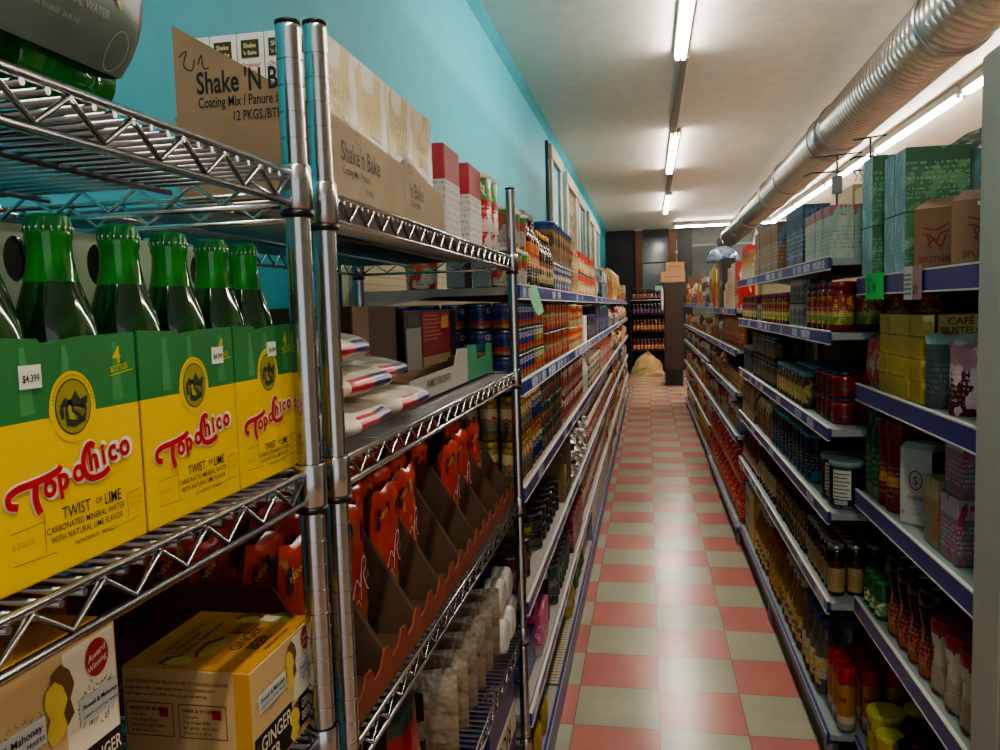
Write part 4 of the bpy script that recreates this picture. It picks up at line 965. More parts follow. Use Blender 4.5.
wbag = bg('flour_bag', .20, .30, .09, PR('#d5d9dc', [(0, '#d5d9dc'), (.7, '#2c57a0'), (.85, '#d5d9dc')], '#6aa0b4', '#3a5a9a', .35, thr=.42, seed=4), 4)
row(wbag, L, F-.05, LZ[4], 5.7, 6.9, .30, .10, .3, 'white and blue bag', T(6))
def mixrun(y0, y1, z, hmax, lvl, seed, wmin=.12, wmax=.24, names=True, side=-1, f=F, shelf=None, hmin=.11, frm='near end', cnt0=None):
    """a mixed run of packets, boxes and jars; each one its own thing"""
    rnd = random.Random(seed); y = y0; cnt = {} if cnt0 is None else cnt0; shelf = shelf or T(lvl)
    while y < y1-.09:
        k = rnd.randrange(8); kind = rnd.choice(['box', 'bag', 'can', 'box', 'bag', 'jar']); h = rnd.uniform(hmin, hmax); w = min(rnd.uniform(wmin, wmax), y1-y-.01); nrep = rnd.choice([1, 2, 3]); m = MULT[k]
        if kind == 'box': pr = bx('food_box', .09, w-.008, h, m); what = 'box'; pw = w
        elif kind == 'bag': pr = bg('food_bag', min(w, .17)-.01, h, .06, m, k); what = 'bag'; pw = min(w, .17)
        elif kind == 'can': r = rnd.uniform(.035, .05); pr = cn('food_can', r, min(h, .13), m, parts=False); what = 'can'; pw = 2*r+.006; nrep *= 2
        else: r = rnd.uniform(.033, .045); pr = proto('food_jar', P_jar(r, min(h, .17), m, [solid('#a8261e', .4), solid('#d8d3c6', .4), solid('#2b2b2b', .4), solid('#c9a02e', .4)][k % 4], None, parts=False), 'jar'); what = 'jar'; pw = 2*r+.006; nrep *= 2
        for _ in range(nrep):
            if y + pw > y1: break
            st = 2 if pr[1][0][1].vertices and h*2 < hmax*1.05 and rnd.random() < .8 else 1
            hh = min(h, .13) if kind == 'can' else min(h, .17) if kind == 'jar' else h
            if kind == 'can' and hh*2 < hmax: st = 2
            d = f'{MCOL[k]} {what}'; cnt[d] = cnt.get(d, -1) + 1
            for s in range(st):
                lab = f'{d}, {ordn(cnt[d])} from {frm}' + (', ' + ('lower-layer', 'upper-layer')[s] if st == 2 else '') + ', ' + shelf
                dx = {'box': .09, 'bag': .06, 'can': pw, 'jar': pw}[kind]
                place(pr, (f + side*(dx/2+rnd.uniform(0, .012)), y+pw/2, z+.001+s*(hh+.002)), (PI if side > 0 else 0)+rnd.uniform(-.06, .06), lab, d + 's, ' + shelf); _used[lab] = _used.get(lab, 0)+1
            y += pw + .004
        y += rnd.uniform(.0, .02)
C6 = {}
yel = proto('snack_tub', P_tub(.12, .12, .16, PR('#d9b03a', [(0, '#d9b03a'), (.6, '#c9661e')], '#b02a1e', '#3a2a10', .4), solid('#b3261c', .4)), 'tub')
row(yel, L, F, LZ[4], 5.62, 5.75, .13, .12, .17, 'yellow tub with red lid', T(6))
mixrun(6.95, 8.6, LZ[4], .30, 6, 61, hmin=.16, cnt0=C6)
obag = bg('snack_bag', .2, .34, .10, PR('#d8701e', [(0, '#d8701e'), (.8, '#7f8a2c')], '#e3c25a', '#5a2410', .35, thr=.42), 8)
row(obag, L, F, LZ[4], 8.65, 9.8, .23, .10, .3, 'orange bag with green top', T(6))
mixrun(9.85, 13.5, LZ[4], .32, 6, 62, .16, .3, hmin=.16, cnt0=C6)
# ---- fifth: small navy bean cans, red tins ...
GOYA = PR('#18276e', [(0, '#a8701e'), (.10, '#a5321c'), (.30, '#18276e')], '#a8501e', '#b9c0d8', .35, thr=.22, bscale=6, tx=(.7, .9), tamt=.4, seed=2)
GOYG = PR('#5f8f3a', [(0, '#b8761e'), (.10, '#b5321c'), (.34, '#5f8f3a')], '#c7641e', '#dfe6c8', .35, thr=.36, bscale=4, tx=(.7, .9), tamt=.4)
gy = proto('bean_can', P_can(.034, .0715, GOYA, lettering='GOYA', lcol=solid('#d6d3cb', .4)), 'can'); gg = proto('bean_can', P_can(.034, .0715, GOYG, lettering='GOYA', lcol=solid('#e3e6d8', .4)), 'can')
row(gy, L, F, LZ[3], 2.135, 2.55, .0705, .068, .0722, 'navy bean can', T(5), 3, 1, first_depth=6, rot=.25)
row(gg, L, F, LZ[3], 2.56, 2.78, .0705, .068, .0722, 'green bean can', T(5), 3, 1, rot=.25)
rt = cn('tomato_can', .05, .112, PR('#a8241c', [(0, '#a8241c'), (.75, '#8a1d18')], '#4a7a34', '#e6d6b8', .35, thr=.38, bscale=3), lettering=None)
row(rt, L, F, LZ[3], 2.84, 3.70, .106, .10, .113, 'large red tomato can', T(5), 2, 1, first_depth=3)
rc = cn('tomato_can', .043, .105, PR('#b3301c', [(0, '#c7b892'), (.3, '#b3301c')], '#d9a13a', '#efe6cf', .35, thr=.4), parts=False)
row(rc, L, F, LZ[3], 3.74, 4.45, .09, .086, .106, 'red and cream can', T(5), 2)
o = MB().box(-.03, .03, -.10, .10, 0, .15, WHITEC, .002).build('white_box', None, (F-.03, 4.60, LZ[3]+.001)); tag(o, 'plain white box beside red and cream cans, fifth turquoise-wall shelf', 'box')
bkb = bx('tea_box', .09, .16, .15, PR('#151722', [(0, '#151722'), (.8, '#20243c')], '#5a2a4a', '#c9c4d0', .35, thr=.38))
row(bkb, L, F, LZ[3], 4.8, 5.5, .17, .09, .15, 'black printed box', T(5))
nvb = bx('cracker_box', .09, .19, .19, PR('#16204a', [(0, '#16204a'), (.82, '#2a3560')], '#39507a', '#bfc4d4', .35, thr=.36))
row(nvb, L, F, LZ[3], 5.6, 7.4, .20, .09, .19, 'tall navy box', T(5))
C5 = {}; mixrun(7.5, 13.5, LZ[3], .21, 5, 51, .13, .25, cnt0=C5)
# ---- fourth: olive jars, tall cans
OLV = PR('#7d7a38', [(0, '#6a6a30'), (.5, '#857c3c')], '#b3562e', '', .15, thr=.42, bscale=9)
olv = proto('olive_jar', P_jar(.027, .125, OLV, solid('#a8933a', .35, .5), PR('#3c5a34', [(0, '#3c5a34'), (.6, '#c9b98a')], '#a83a22', '#e0d8bc', .4)), 'jar')
row(olv, L, F, LZ[2], 2.14, 2.44, .058, .054, .1265, 'slim olive jar', T(4), 2, 1, first_depth=3)
gjar = proto('olive_jar', P_jar(.033, .125, OLV, solid('#b23a22', .4), PR('#1b2a6a', [(0, '#1b2a6a'), (.8, '#c9b98a')], None, '', .4), lettering='GOYA'), 'jar')
row(gjar, L, F, LZ[2], 2.45, 2.66, .07, .066, .1265, 'olive jar with navy label', T(4), 2, 1)
grc = cn('vegetable_can', .034, .080, PR('#16402c', [(0, '#16402c'), (.6, '#1f5a38')], '#a8301e', '#d0d6c0', .35, thr=.36, bscale=4))
row(grc, L, F, LZ[2], 2.68, 3.32, .071, .068, .081, 'dark green can', T(4), 3, 1)
rbx = cn('tomato_can', .046, .12, PR('#b0281e', [(0, '#b0281e'), (.5, '#8d1a16')], '#e3d6c2', '#f0e6d4', .3, thr=.40, bscale=2.5), parts=False)
row(rbx, L, F, LZ[2], 3.36, 4.42, .096, .092, .122, 'red and white can', T(4), 2)
wbt = proto('milk_bottle', P_bottle(.036, .22, solid('#d3cfc4', .35), solid('#3a3f8a', .4), PR('#c9c6b8', [(0, '#c9c6b8'), (.5, '#a9a690')], None, '#444444', .4), nk=.5, parts=False), 'bottle')
row(wbt, L, F, LZ[2], 4.46, 4.78, .08, .072, .22, 'white bottle with dark cap', T(4))
blb = bx('cornbread_box', .10, .16, .042, PR('#6f86a0', [(0, '#2a4474'), (.4, '#c9c7bc')], '#d7a93a', '#2a3a60', .4, thr=.4))
row(blb, L, F, LZ[2], 4.84, 6.0, .17, .10, .043, 'flat blue and cream box', T(4), 4)
rpk = bx('cookie_pack', .10, .15, .09, PR('#c0271e', [(0, '#c0271e'), (.6, '#d63a28')], '#efe2c8', '#f6ecd8', .3, thr=.42))
row(rpk, L, F, LZ[2], 6.05, 8.2, .16, .10, .091, 'red and white pack', T(4), 2)
mixrun(8.25, 13.5, LZ[2], .22, 4, 41, .14, .26)
# ---- third: dark cans, carton, foil bags, red packets
dcr = cn('soup_can', .036, .118, PR('#3a1518', [(0, '#3a1518'), (.6, '#5a1a1c')], '#8a4a2a', '#c9a890', .35, thr=.36), n=20)
row(dcr, L, F-.01, LZ[1], 2.15, 2.40, .08, .072, .12, 'tall dark red can', T(3), 1, 2)
ylc = cn('soup_can', .034, .10, PR('#23262c', [(0, '#23262c'), (.8, '#b9a82e')], '#3a4a30', '#c9c4b0', .35), lid=solid('#b5aa34', .4))
row(ylc, L, F-.03, LZ[1], 2.42, 2.58, .075, .07, .1, 'dark can with yellow lid', T(3), 1, 2)
bkc = cn('tuna_can', .047, .060, PR('#15161a', [(0, '#15161a'), (.7, '#2a2a30')], '#4a3a22', '#b9b4a4', .3, thr=.34), n=20)
row(bkc, L, F-.01, LZ[1], 2.60, 3.22, .10, .094, .061, 'wide black can', T(3), 2, 2)
t = empty('open_case', (F, 3.28, LZ[1]+.001)); tag(t, 'open brown carton beyond the wide black cans, third turquoise-wall shelf', 'carton')
b = MB().box(-.22, 0, 0, .003, 0, .20, KRAFT).box(-.22, 0, .297, .30, 0, .20, KRAFT).box(-.003, 0, .003, .297, 0, .05, KRAFT_DK).box(-.22, -.217, .003, .297, 0, .2, KRAFT_DK).box(-.217, -.003, .003, .297, 0, .003, KRAFT); b.build('case', t)
spg = bg('pasta_bag', .07, .16, .04, PR('#c9b04a', [(0, '#c9b04a'), (.7, '#4a6a2c')], '#d8d0b0', '', .25), 2); 
for k in range(3): place(spg, (F-.035, 3.33+.085*k, LZ[1]+.005), 0, f'yellow pasta bag in the open brown carton, {ORD[k]} from near end', 'pasta bags in the open carton')
foil = bg('foil_bag', .20, .28, .07, solid('#8f8a80', .22, .6, bump=.5, bscale=22), 3)
for k in range(4):
    for s in range(3):
        o = place(foil, (0, 0, 0), 0, f'silver foil bag lying, {ORD[k]} pile past the brown carton, {("bottom", "middle", "top")[s]} layer, third shelf', 'silver foil bags on the third shelf')
        o.matrix_world = Matrix.Translation((F-.27, 3.72+.228*k, LZ[1]+.042+.073*s)) @ Matrix.Rotation(random.uniform(-.1, .1), 4, 'Z') @ Matrix.Rotation(PI/2, 4, 'Y')
rpp = bg('candy_packet', .085, .14, .035, PR('#b02222', [(0, '#b02222'), (.75, '#d8cdb8')], '#e6dcc8', '#f0e8d8', .3, thr=.42, seed=5), 6, 'packet')
row(rpp, L, F, LZ[1], 4.62, 8.2, .088, .036, .14, 'small red packet', T(3), 1, 2, dpitch=.045)
mixrun(8.25, 13.5, LZ[1], .24, 3, 31, .14, .26)
# ---- second: pink box, bottles, cans
t = bx('pasta_box', .05, .20, .135, PR('#c94a86', [(0, '#b9a8a8'), (.25, '#c94a86')], '#e3a0bc', '#8a2456', .35)); place(t, (F-.03, 2.60, LZ[0]+.001), 0, 'bright pink box standing before the dark red bottle, second turquoise-wall shelf', 'box')
t = bx('pasta_box', .06, .20, .12, PR('#1a2474', [(0, '#8a6a3a'), (.1, '#1a2474')], '#3a4aa0', '#d0d0e0', .35)); place(t, (F-.05, 2.37, LZ[0]+.001), 0, 'dark blue box before the bright pink box, second turquoise-wall shelf', 'box')
yb = bx('lasagna_box', .12, .09, .16, PR('#a8951e', [(0, '#a8951e'), (.9, '#c9b53a')], None, '', .5)); 
for k in range(2): place(yb, (F-.16, 2.19+.11*k, LZ[0]+.001), 0, f'plain yellow box set back on the second turquoise-wall shelf, {ORD[k]} from near end', 'yellow boxes on the second shelf')
spr = proto('spray_bottle', P_bottle(.026, .185, solid('#4a0f12', .2), solid('#c2bcae', .4), PR('#5a1216', [(0, '#5a1216'), (.5, '#7a1a1c')], None, '#d0b0a0', .4), nk=.75, sh=.7, caph=.16), 'bottle')
place(spr, (F-.04, 2.80, LZ[0]+.001), 0, 'dark red bottle with a pale cap, beside the bright pink box', 'bottle')
tlc = cn('coffee_can', .033, .15, PR('#1d3a48', [(0, '#1d3a48'), (.6, '#27505a')], '#8a7a4a', '#c0ccc8', .35, thr=.36), n=18)
row(tlc, L, F, LZ[0], 2.95, 3.55, .078, .07, .15, 'dark teal can', T(2), 1, 2)
mrb = bx('pudding_box', .09, .10, .15, PR('#5a1420', [(0, '#5a1420'), (.7, '#7a1c28')], '#a8442e', '#d8b8a8', .35))
row(mrb, L, F, LZ[0], 3.60, 4.15, .11, .09, .15, 'maroon box', T(2))
rrp = bg('candy_packet', .075, .12, .03, PR('#7a1f2a', [(0, '#7a1f2a'), (.5, '#b8a89c')], '#d8c8b8', '#e8dcd0', .3, thr=.42, seed=2), 9, 'packet')
row(rrp, L, F, LZ[0], 4.2, 6.6, .08, .034, .12, 'small maroon packet', T(2), 2, 1)
mixrun(6.65, 13.5, LZ[0], .24, 2, 21, .14, .28)
# ---- bottom: cloths, bottle, green bags, grey panels
CL = solid('#b5b0a6', .7, bump=.6, bscale=12)
def rag(seed):
    mb = pouch_mb(.13, .20, .07, CL, None, seed, wr=.30); return [('cloth', mb.mesh('cloth'))]
for k in range(4):
    o = place(proto('folded_cloth', rag(30+k), 'cloth'), (0, 0, 0), 0, f'crumpled white cloth bundle on the bottom turquoise-wall shelf, {ORD[k]} from near end', 'white cloths on the bottom shelf')
    o.matrix_world = Matrix.Translation((F-.085, 2.22+.178*k, .214)) @ Matrix.Rotation(.3*(k-1), 4, 'Z') @ Matrix.Rotation(PI/2*.8, 4, 'X') @ Matrix.Translation((0, 0, -.10))
ybg = bg('glove_packet', .12, .09, .03, solid('#a98a26', .35), 3, 'packet')
for k in range(3): place(ybg, (F-.008, 2.2+.16*k, .1125), 0, f'low yellow packet in front of the white cloths, {ORD[k]} from near end', 'yellow packets before the cloths')
mb = MB().box(-.30, 0, 0, .62, 0, .004, PEG); 
holes = MB()
for i in range(12):
    for j in range(24): holes.box(-.285+.024*i, -.279+.024*i, .02+.025*j, .026+.025*j, .004, .0044, INK)
o = mb.build('perforated_shelf_plate', None, (F+.006, 2.84, .1115)); tag(o, 'empty perforated cream shelf plate on the bottom turquoise-wall shelf', 'shelf plate'); h = holes.build('hole_pattern', o)
clb = proto('cleaner_bottle', P_bottle(.034, .17, solid('#b9a93a', .3), solid('#cfcabb', .4), PR('#c9c2a8', [(0, '#c2ac2e'), (.5, '#c9c2a8')], None, '#4a4a3a', .4), nk=.6, sh=.55, caph=.2), 'bottle')
for k in range(2): place(clb, (F-.035, 3.50+.10*k, .1125), 0, f'yellow and white cleaner bottle past the perforated plate, {ORD[k]} from near end', 'cleaner bottles')
gbag = bg('green_bag', .16, .15, .08, solid('#0f7a3c', .2, bump=.4, bscale=18), 5)
for k in range(3): place(gbag, (F-.045, 3.82+.17*k, .1125), .1*k, f'shiny green bag on the bottom turquoise-wall shelf, {ORD[k]} past the cleaner bottles', 'green bags on the bottom shelf')
bgb = bg('beige_bag', .12, .14, .06, solid('#b8a684', .4, bump=.3), 6)
for k in range(2): place(bgb, (F-.04, 4.36+.14*k, .1125), 0, f'small beige bag past the green bags, {ORD[k]} from near end', 'beige bags on the bottom shelf')
gp = bx('grey_panel_pack', .03, .50, .20, solid('#8c9094', .3, vary=.2))
for k in range(4): place(gp, (F-.008, 4.95+.515*k, .1125), 0, f'flat grey wrapped pack standing along the bottom edge, {ORD[k]} from near end', 'grey packs on the bottom shelf')
orb = bx('diaper_pack', .10, .20, .18, PR('#c9812a', [(0, '#c9812a'), (.7, '#d8a23a')], '#7a3a7a', '#4a2a10', .35))
row(orb, L, F, .1115, 7.0, 8.0, .22, .1, .2, 'orange pack', T(1))
mixrun(8.05, 13.5, .1115, .22, 1, 11, .16, .3)

# ================================================================== opposite run
R = 1; G = XR+.018
D = lambda s: {6: 'top', 5: 'fifth', 4: 'fourth', 3: 'third', 2: 'second', 1: 'bottom'}[s] + ' duct-side shelf'
D1 = lambda s: {5: 'top', 4: 'fourth', 3: 'third', 2: 'second', 1: 'bottom'}[s] + ' white-post shelf'
zb = .1365
# -- deep section, top
wpk = bx('cereal_box', .07, .095, .165, PR('#c4c2b6', [(0, '#b4b7ac'), (.80, '#b46a6e')], '#9ab0a4', '#6a7a74', .45, thr=.4, tx=(.15, .6)))
row(wpk, R, G, RZ2[4], 2.64, 3.10, .10, .07, .165, 'white box with pink top', D(6), 1, 2)
tgb = bx('cereal_box', .06, .11, .16, PR('#a5925e', [(0, '#a5925e'), (.8, '#b8b08a')], '#7a9a5a', '#5a4a30', .45))
for k in range(2): place(tgb, (G+.19+.08*k, 2.66, RZ2[4]+.001), PI, f'tan and green box behind the pink-topped boxes, {ORD[k]} back from the aisle', 'tan boxes on the top duct-side shelf')
dkb = bx('hardback_box', .05, .17, .235, PR('#26324a', [(0, '#26324a'), (.85, '#3a4a66')], '#4a6a8a', '#a9b4c4', .4))
row(dkb, R, G+.02, RZ2[4], 3.2, 3.58, .18, .05, .23, 'tall navy box', D(6), 1, 2)
brb = bx('granola_box', .10, .17, .22, PR('#7a5236', [(0, '#8a6238'), (.6, '#7a5236')], '#5f7a8a', '#c9b08a', .45))
row(brb, R, G, RZ2[4], 3.65, 4.4, .19, .10, .22, 'brown printed box', D(6), 1, 1)
orw = bx('bar_box', .09, .10, .155, PR('#b9733a', [(0, '#b9a58a'), (.45, '#b9733a')], '#d8c9a8', '#5a3018', .45))
row(orw, R, G, RZ2[4], 4.45, 5.0, .11, .09, .155, 'orange and cream box', D(6), 1, 2)
tan2 = bx('storage_carton', .20, .26, .20, KRAFT_LT)
for k in range(3): place(bx('storage_carton', .18, .24, .15+.02*k, KRAFT_LT), (G+.32, 2.78+.28*k, RZ2[4]+.168+.004), PI, f'plain tan carton stacked behind pink-topped boxes, upper tier, {ORD[k]} from near end', 'tan cartons above the top shelf') if False else None
for k in range(4):
    place(bx('storage_carton', .17, .25, .31+.03*(k % 2), KRAFT_LT), (G+.36, 2.80+.28*k, RZ2[4]+.001), PI, f'tall plain tan carton at the back of the top duct-side shelf, {ORD[k]} from near end', 'tan cartons on the top duct-side shelf')
# red-edged promotional tray hanging over the shelf end
t = empty('promo_tray', (G+.03, 4.62, RZ2[4]+.158)); tag(t, 'red-edged white paper promotional sign lying folded on orange and cream boxes', 'sign')
MB().prism([(-.02, 0), (.16, .002), (.16, .006), (-.02, .004)], 'y', 0, .34, solid('#d8d0c8', .5)).build('board', t); p = MB().box(-.025, .165, -.012, 0, -.004, .030, solid('#c22a30', .4)); p.box(-.032, -.02, 0, .34, -.010, .034, solid('#c22a30', .4)).build('red_edge', t)
p = MB(); p.text('SALE', (-.0325, .30, .0), (0, -1, 0), (0, 0, 1), .04, WHITEC, 'l', .012); p = None
t2 = MB().prism([(-.01, 0), (.07, 0), (.02, .13)], 'y', .1, .104, solid('#cfc9be', .5)).build('paper_peak', t)
# -- deep section, fifth
SAL = PR('#a2281f', [(0, '#6f8a2e'), (.28, '#c9a83a'), (.42, '#a2281f')], '#d8b04a', '#efe2c8', .35, thr=.36, bscale=4)
sj = proto('salsa_jar', P_jar(.039, .155, solid('#7a1812', .15), solid('#8f2228', .4), SAL), 'jar')
row(sj, R, G, RZ2[3], 2.62, 3.06, .083, .078, .156, 'red-lidded salsa jar', D(5), 1, 4)
gc = cn('spice_can', .027, .088, PR('#8d9294', [(0, '#8d9294'), (.8, '#b2b6b6')], '#6a7274', '#43484a', .3, metal=.3), parts=True)
row(gc, R, G, RZ2[3], 3.09, 3.38, .057, .054, .089, 'small grey can', D(5), 2, 2)
sj2 = proto('salsa_jar', P_jar(.036, .135, solid('#6f1a12', .15), solid('#a03038', .4), SAL), 'jar')
row(sj2, R, G, RZ2[3], 3.42, 4.20, .076, .072, .136, 'small salsa jar', D(5), 1, 2)
row(gc, R, G, RZ2[3], 4.22, 4.34, .057, .054, .089, 'pale grey can', D(5), 1, 2)
row(sj2, R, G, RZ2[3], 4.38, 5.0, .076, .072, .136, 'far small salsa jar', D(5), 1, 1)
# -- fourth
JAM = solid('#8a120c', .12); jl = solid('#1c2148', .35); JL2 = PR('#5a0e0e', [(0, '#5a0e0e'), (.55, '#7a1a16')], None, '#b8a088', .3, tx=(.2, .5), tamt=.4)
jam = proto('jam_jar', P_jar(.038, .082, JAM, jl, JL2, n=16), 'jar')
row(jam, R, G+.02, RZ2[2], 2.66, 2.98, .08, .076, .083, 'red jam jar with navy lid', D(4), 2, 3)
brj = proto('pickle_jar', P_jar(.034, .132, solid('#4a3618', .12), solid('#5f8a8e', .4), PR('#8a6a32', [(0, '#3a4a22'), (.3, '#a86a2a'), (.7, '#5a3a1c')], '#b9a05a', '#e0d2a8', .35, thr=.4)), 'jar')
row(brj, R, G, RZ2[2], 3.06, 3.72, .072, .068, .133, 'brown jar with teal lid', D(4), 1, 3)
dkj = proto('pickle_jar', P_jar(.035, .115, solid('#1f1d18', .12), solid('#23282a', .35), PR('#2e2f28', [(0, '#2e2f28'), (.7, '#4a4030')], '#6a5a3a', '#b0a488', .35)), 'jar')
row(dkj, R, G, RZ2[2], 3.76, 4.52, .075, .07, .116, 'dark jar', D(4), 2, 2)
dcn = proto('coffee_canister', P_can(.055, .14, PR('#1c2236', [(0, '#5a5640'), (.25, '#1c2236')], '#2c3a5a', '#a9a890', .35), lid=solid('#8fa0a4', .4)), 'canister')
row(dcn, R, G, RZ2[2], 4.58, 5.0, .13, .11, .14, 'large dark canister with grey lid', D(4), 1, 2)
# -- third
NUT = PR('#10131f', [(0, '#10131f'), (.85, '#2a3550')], None, '', .3)
def prot_tub():
    out = P_can(.052, .145, PR('#10131c', [(0, '#10131c'), (.9, '#39404c')], None, '', .3), lid=solid('#7f9096', .4), n=22)
    l = MB(); 
    def patch(a0, a1, z0, z1, r, m, n=6):
        vs = [(r*math.cos(a0+(a1-a0)*k/n), r*math.sin(a0+(a1-a0)*k/n), z) for k in range(n+1) for z in (z0, z1)]
        l.add(vs, [(2*k, 2*k+2, 2*k+3, 2*k+1) for k in range(n)], m, True)
    patch(.5, 1.6, .03, .122, .0526, solid('#c9c6b6', .5))
    for k in range(7): patch(.55, 1.5-.12*(k % 2), .036+.012*k, .039+.012*k, .0529, INK)
    patch(.6, 1.4, .012, .026, .0526, solid('#a5a497', .5)); out.append(('nutrition_label', l.mesh('nutrition_label'))); return out
ptb = proto('powder_tub', prot_tub(), 'tub')
for d in range(3):
    for k in range(2): place(ptb, (G+.06+.112*d, 2.66+.118*k, RZ2[1]+.001), PI, f'dark tub with white nutrition label, {ORD[k]} from shelf end, {ORD[d]} row back, third duct-side shelf', 'dark tubs on the third shelf')
nvc = proto('salt_canister', P_can(.041, .172, PR('#141a33', [(0, '#2f8fb0'), (.20, '#141a33')], '#1d2748', '#aebccc', .35, thr=.34), lid=solid('#3f8089', .4), n=18), 'canister')
row(nvc, R, G, RZ2[1], 2.99, 3.85, .086, .082, .173, 'navy canister with pale blue base', D(3), 1, 2)
tpk = bg('spice_packet', .09, .16, .04, PR('#9a7a4a', [(0, '#9a7a4a'), (.7, '#c9b48a')], '#6a3a1c', '#3a2818', .4), 7, 'packet')
row(tpk, R, G, RZ2[1], 3.88, 4.4, .093, .04, .16, 'tan packet', D(3), 1, 2, dpitch=.05)
bbx = bx('tea_box', .08, .10, .09, PR('#6a4a32', [(0, '#6a4a32'), (.7, '#8a5a3a')], '#c9a06a', '#e0c8a0', .4))
row(bbx, R, G, RZ2[1], 4.45, 5.0, .11, .08, .091, 'brown tea box', D(3), 2)
# -- second: ranks of dark sauce bottles
scb = proto('sauce_bottle', P_bottle(.026, .225, solid('#120b07', .1), solid('#1a1512', .4), PR('#b39a6a', [(0, '#b39a6a'), (.8, '#7a5a32')], '#5a3a1c', '#3a2a18', .4, thr=.36), lb=(.10, .66), sh=.68, nk=.45), 'bottle')
spj = proto('sauce_bottle', P_bottle(.026, .165, solid('#1c120a', .12), solid('#8a857a', .35, .6), PR('#a88a5c', [(0, '#a88a5c'), (.75, '#3a2414')], None, '#3a2a18', .4), nk=.86, sh=.74, lb=(.08, .7)), 'bottle')
row(spj, R, G, RZ2[0], 2.62, 3.02, .057, .054, .166, 'small brown bottle with grey cap', D(2), 1, 5)
row(scb, R, G, RZ2[0], 3.05, 3.75, .057, .054, .2, 'dark sauce bottle with tan label', D(2), 1, 3)
tdb = proto('vinegar_bottle', P_bottle(.034, .25, solid('#0d1210', .1), solid('#2a2a2a', .4), PR('#c2b083', [(0, '#c2b083'), (.85, '#6a5a3a')], None, '#4a3a22', .4), lb=(.15, .55)), 'bottle')
row(tdb, R, G, RZ2[0], 3.79, 4.30, .074, .07, .25, 'tall black bottle', D(2), 1, 2)
pkb = proto('sauce_bottle', P_bottle(.03, .20, solid('#5a2a24', .15), solid('#a9a296', .4), PR('#b98a7a', [(0, '#b98a7a'), (.6, '#8a3a34')], '#d8c4b0', '#4a1c18', .4)), 'bottle')
row(pkb, R, G, RZ2[0], 4.33, 5.0, .066, .062, .2, 'reddish bottle with pale cap', D(2), 1, 2)
# -- bottom: oils
OIL = solid('#a8791a', .06, trans=.35); 
sp = proto('cooking_spray', P_can(.0285, .19, PR('#b8862a', [(0, '#8e8a84'), (.12, '#c9b8a0'), (.30, '#b8862a'), (.62, '#c49a2e')], None, '', .3, tx=(.1, .5))), 'can')
def spray():
    out = P_can(.0285, .155, PR('#b3842a', [(0, '#8f8b82'), (.14, '#c3b59c'), (.30, '#a8702a')], None, '', .3), n=18)
    out.append(('cap', MB().lathe([(.0282, .153), (.0288, .156), (.0288, .200), (.026, .206), (.018, .207)], solid('#a3141a', .35), 18).mesh('cap')))
    t = MB(); t.text('PAM', (0, 0, .094), (0, 1, 0), (0, 0, 1), .030, solid('#8e1218', .4), 'c', .004, bend=.0289); out.append(('lettering', t.mesh('lettering'))); return out
pam = proto('cooking_spray', spray(), 'can')
for k in range(3):
    for d in range(3):
        if k == 0 and d == 0: pass
        place(pam, (G+.05+.072*d, 2.605+.066*k, zb), PI+.6+random.uniform(-.3, .3), f'cooking spray can with red cap, {ORD[k]} from shelf end, {ORD[d]} row back', 'cooking spray cans on the bottom shelf')
jug = proto('oil_jug', P_bottle(.055, .27, solid('#9a8a2a', .1, trans=.3), solid('#b5a63a', .35), PR('#b8a232', [(0, '#b8a232')], '#6a5a1c', '#3a3010', .35), nk=.5, sh=.6), 'bottle')
wtb = proto('clear_oil_bottle', P_bottle(.036, .26, solid('#a39a84', .05, trans=.6), solid('#2c4a7a', .35), PR('#c9c4b0', [(0, '#2a4a8a'), (.25, '#c9c4b0')], '#d8b04a', '#3a4a6a', .35), nk=.5), 'bottle')
row(wtb, R, G, zb-.001, 2.82, 3.14, .078, .074, .26, 'clear bottle with blue cap', D(1), 1, 2)
place(jug, (G+.22, 2.845, zb), PI, 'wide yellow jug behind the cooking spray cans', 'bottle')
oil = proto('oil_bottle', P_bottle(.040, .275, OIL, solid('#b9b4a4', .4), PR('#b98a2a', [(0, '#7a5a1c'), (.7, '#c9a23a')], '#d8c88a', '#4a3210', .3), nk=.42), 'bottle')
row(oil, R, G, zb-.001, 3.17, 3.62, .087, .082, .27, 'golden oil bottle', D(1), 1, 3)
oilr = proto('oil_bottle', P_bottle(.038, .27, OIL, solid('#9a1218', .35), PR('#a8701e', [(0, '#a8701e')], '#c9a23a', '#5a2a10', .3), nk=.5, caph=.15), 'bottle')
row(oilr, R, G, zb-.001, 3.65, 4.0, .083, .078, .27, 'oil bottle with red cap', D(1), 1, 3)
row(oil, R, G, zb-.001, 4.03, 4.52, .087, .082, .27, 'amber oil bottle', D(1), 1, 2)
yjx = bx('oil_carton', .10, .19, .29, PR('#c9a826', [(0, '#c9a826')], '#d8c84a', '#6a5a1a', .35)); place(yjx, (G+.06, 4.64, zb), PI, 'bright yellow box between oil bottles and navy box', 'box')
nb = bx('oil_carton', .09, .11, .28, PR('#26417a', [(0, '#26417a'), (.8, '#8a9ab8')], '#c9c4b4', '#d0d4e0', .35)); 
for k in range(2): place(nb, (G+.06, 4.80+.12*k, zb), PI, f'navy and white box at the far end of the bottom duct-side shelf, {ORD[k]} in line', 'navy boxes on the bottom shelf')
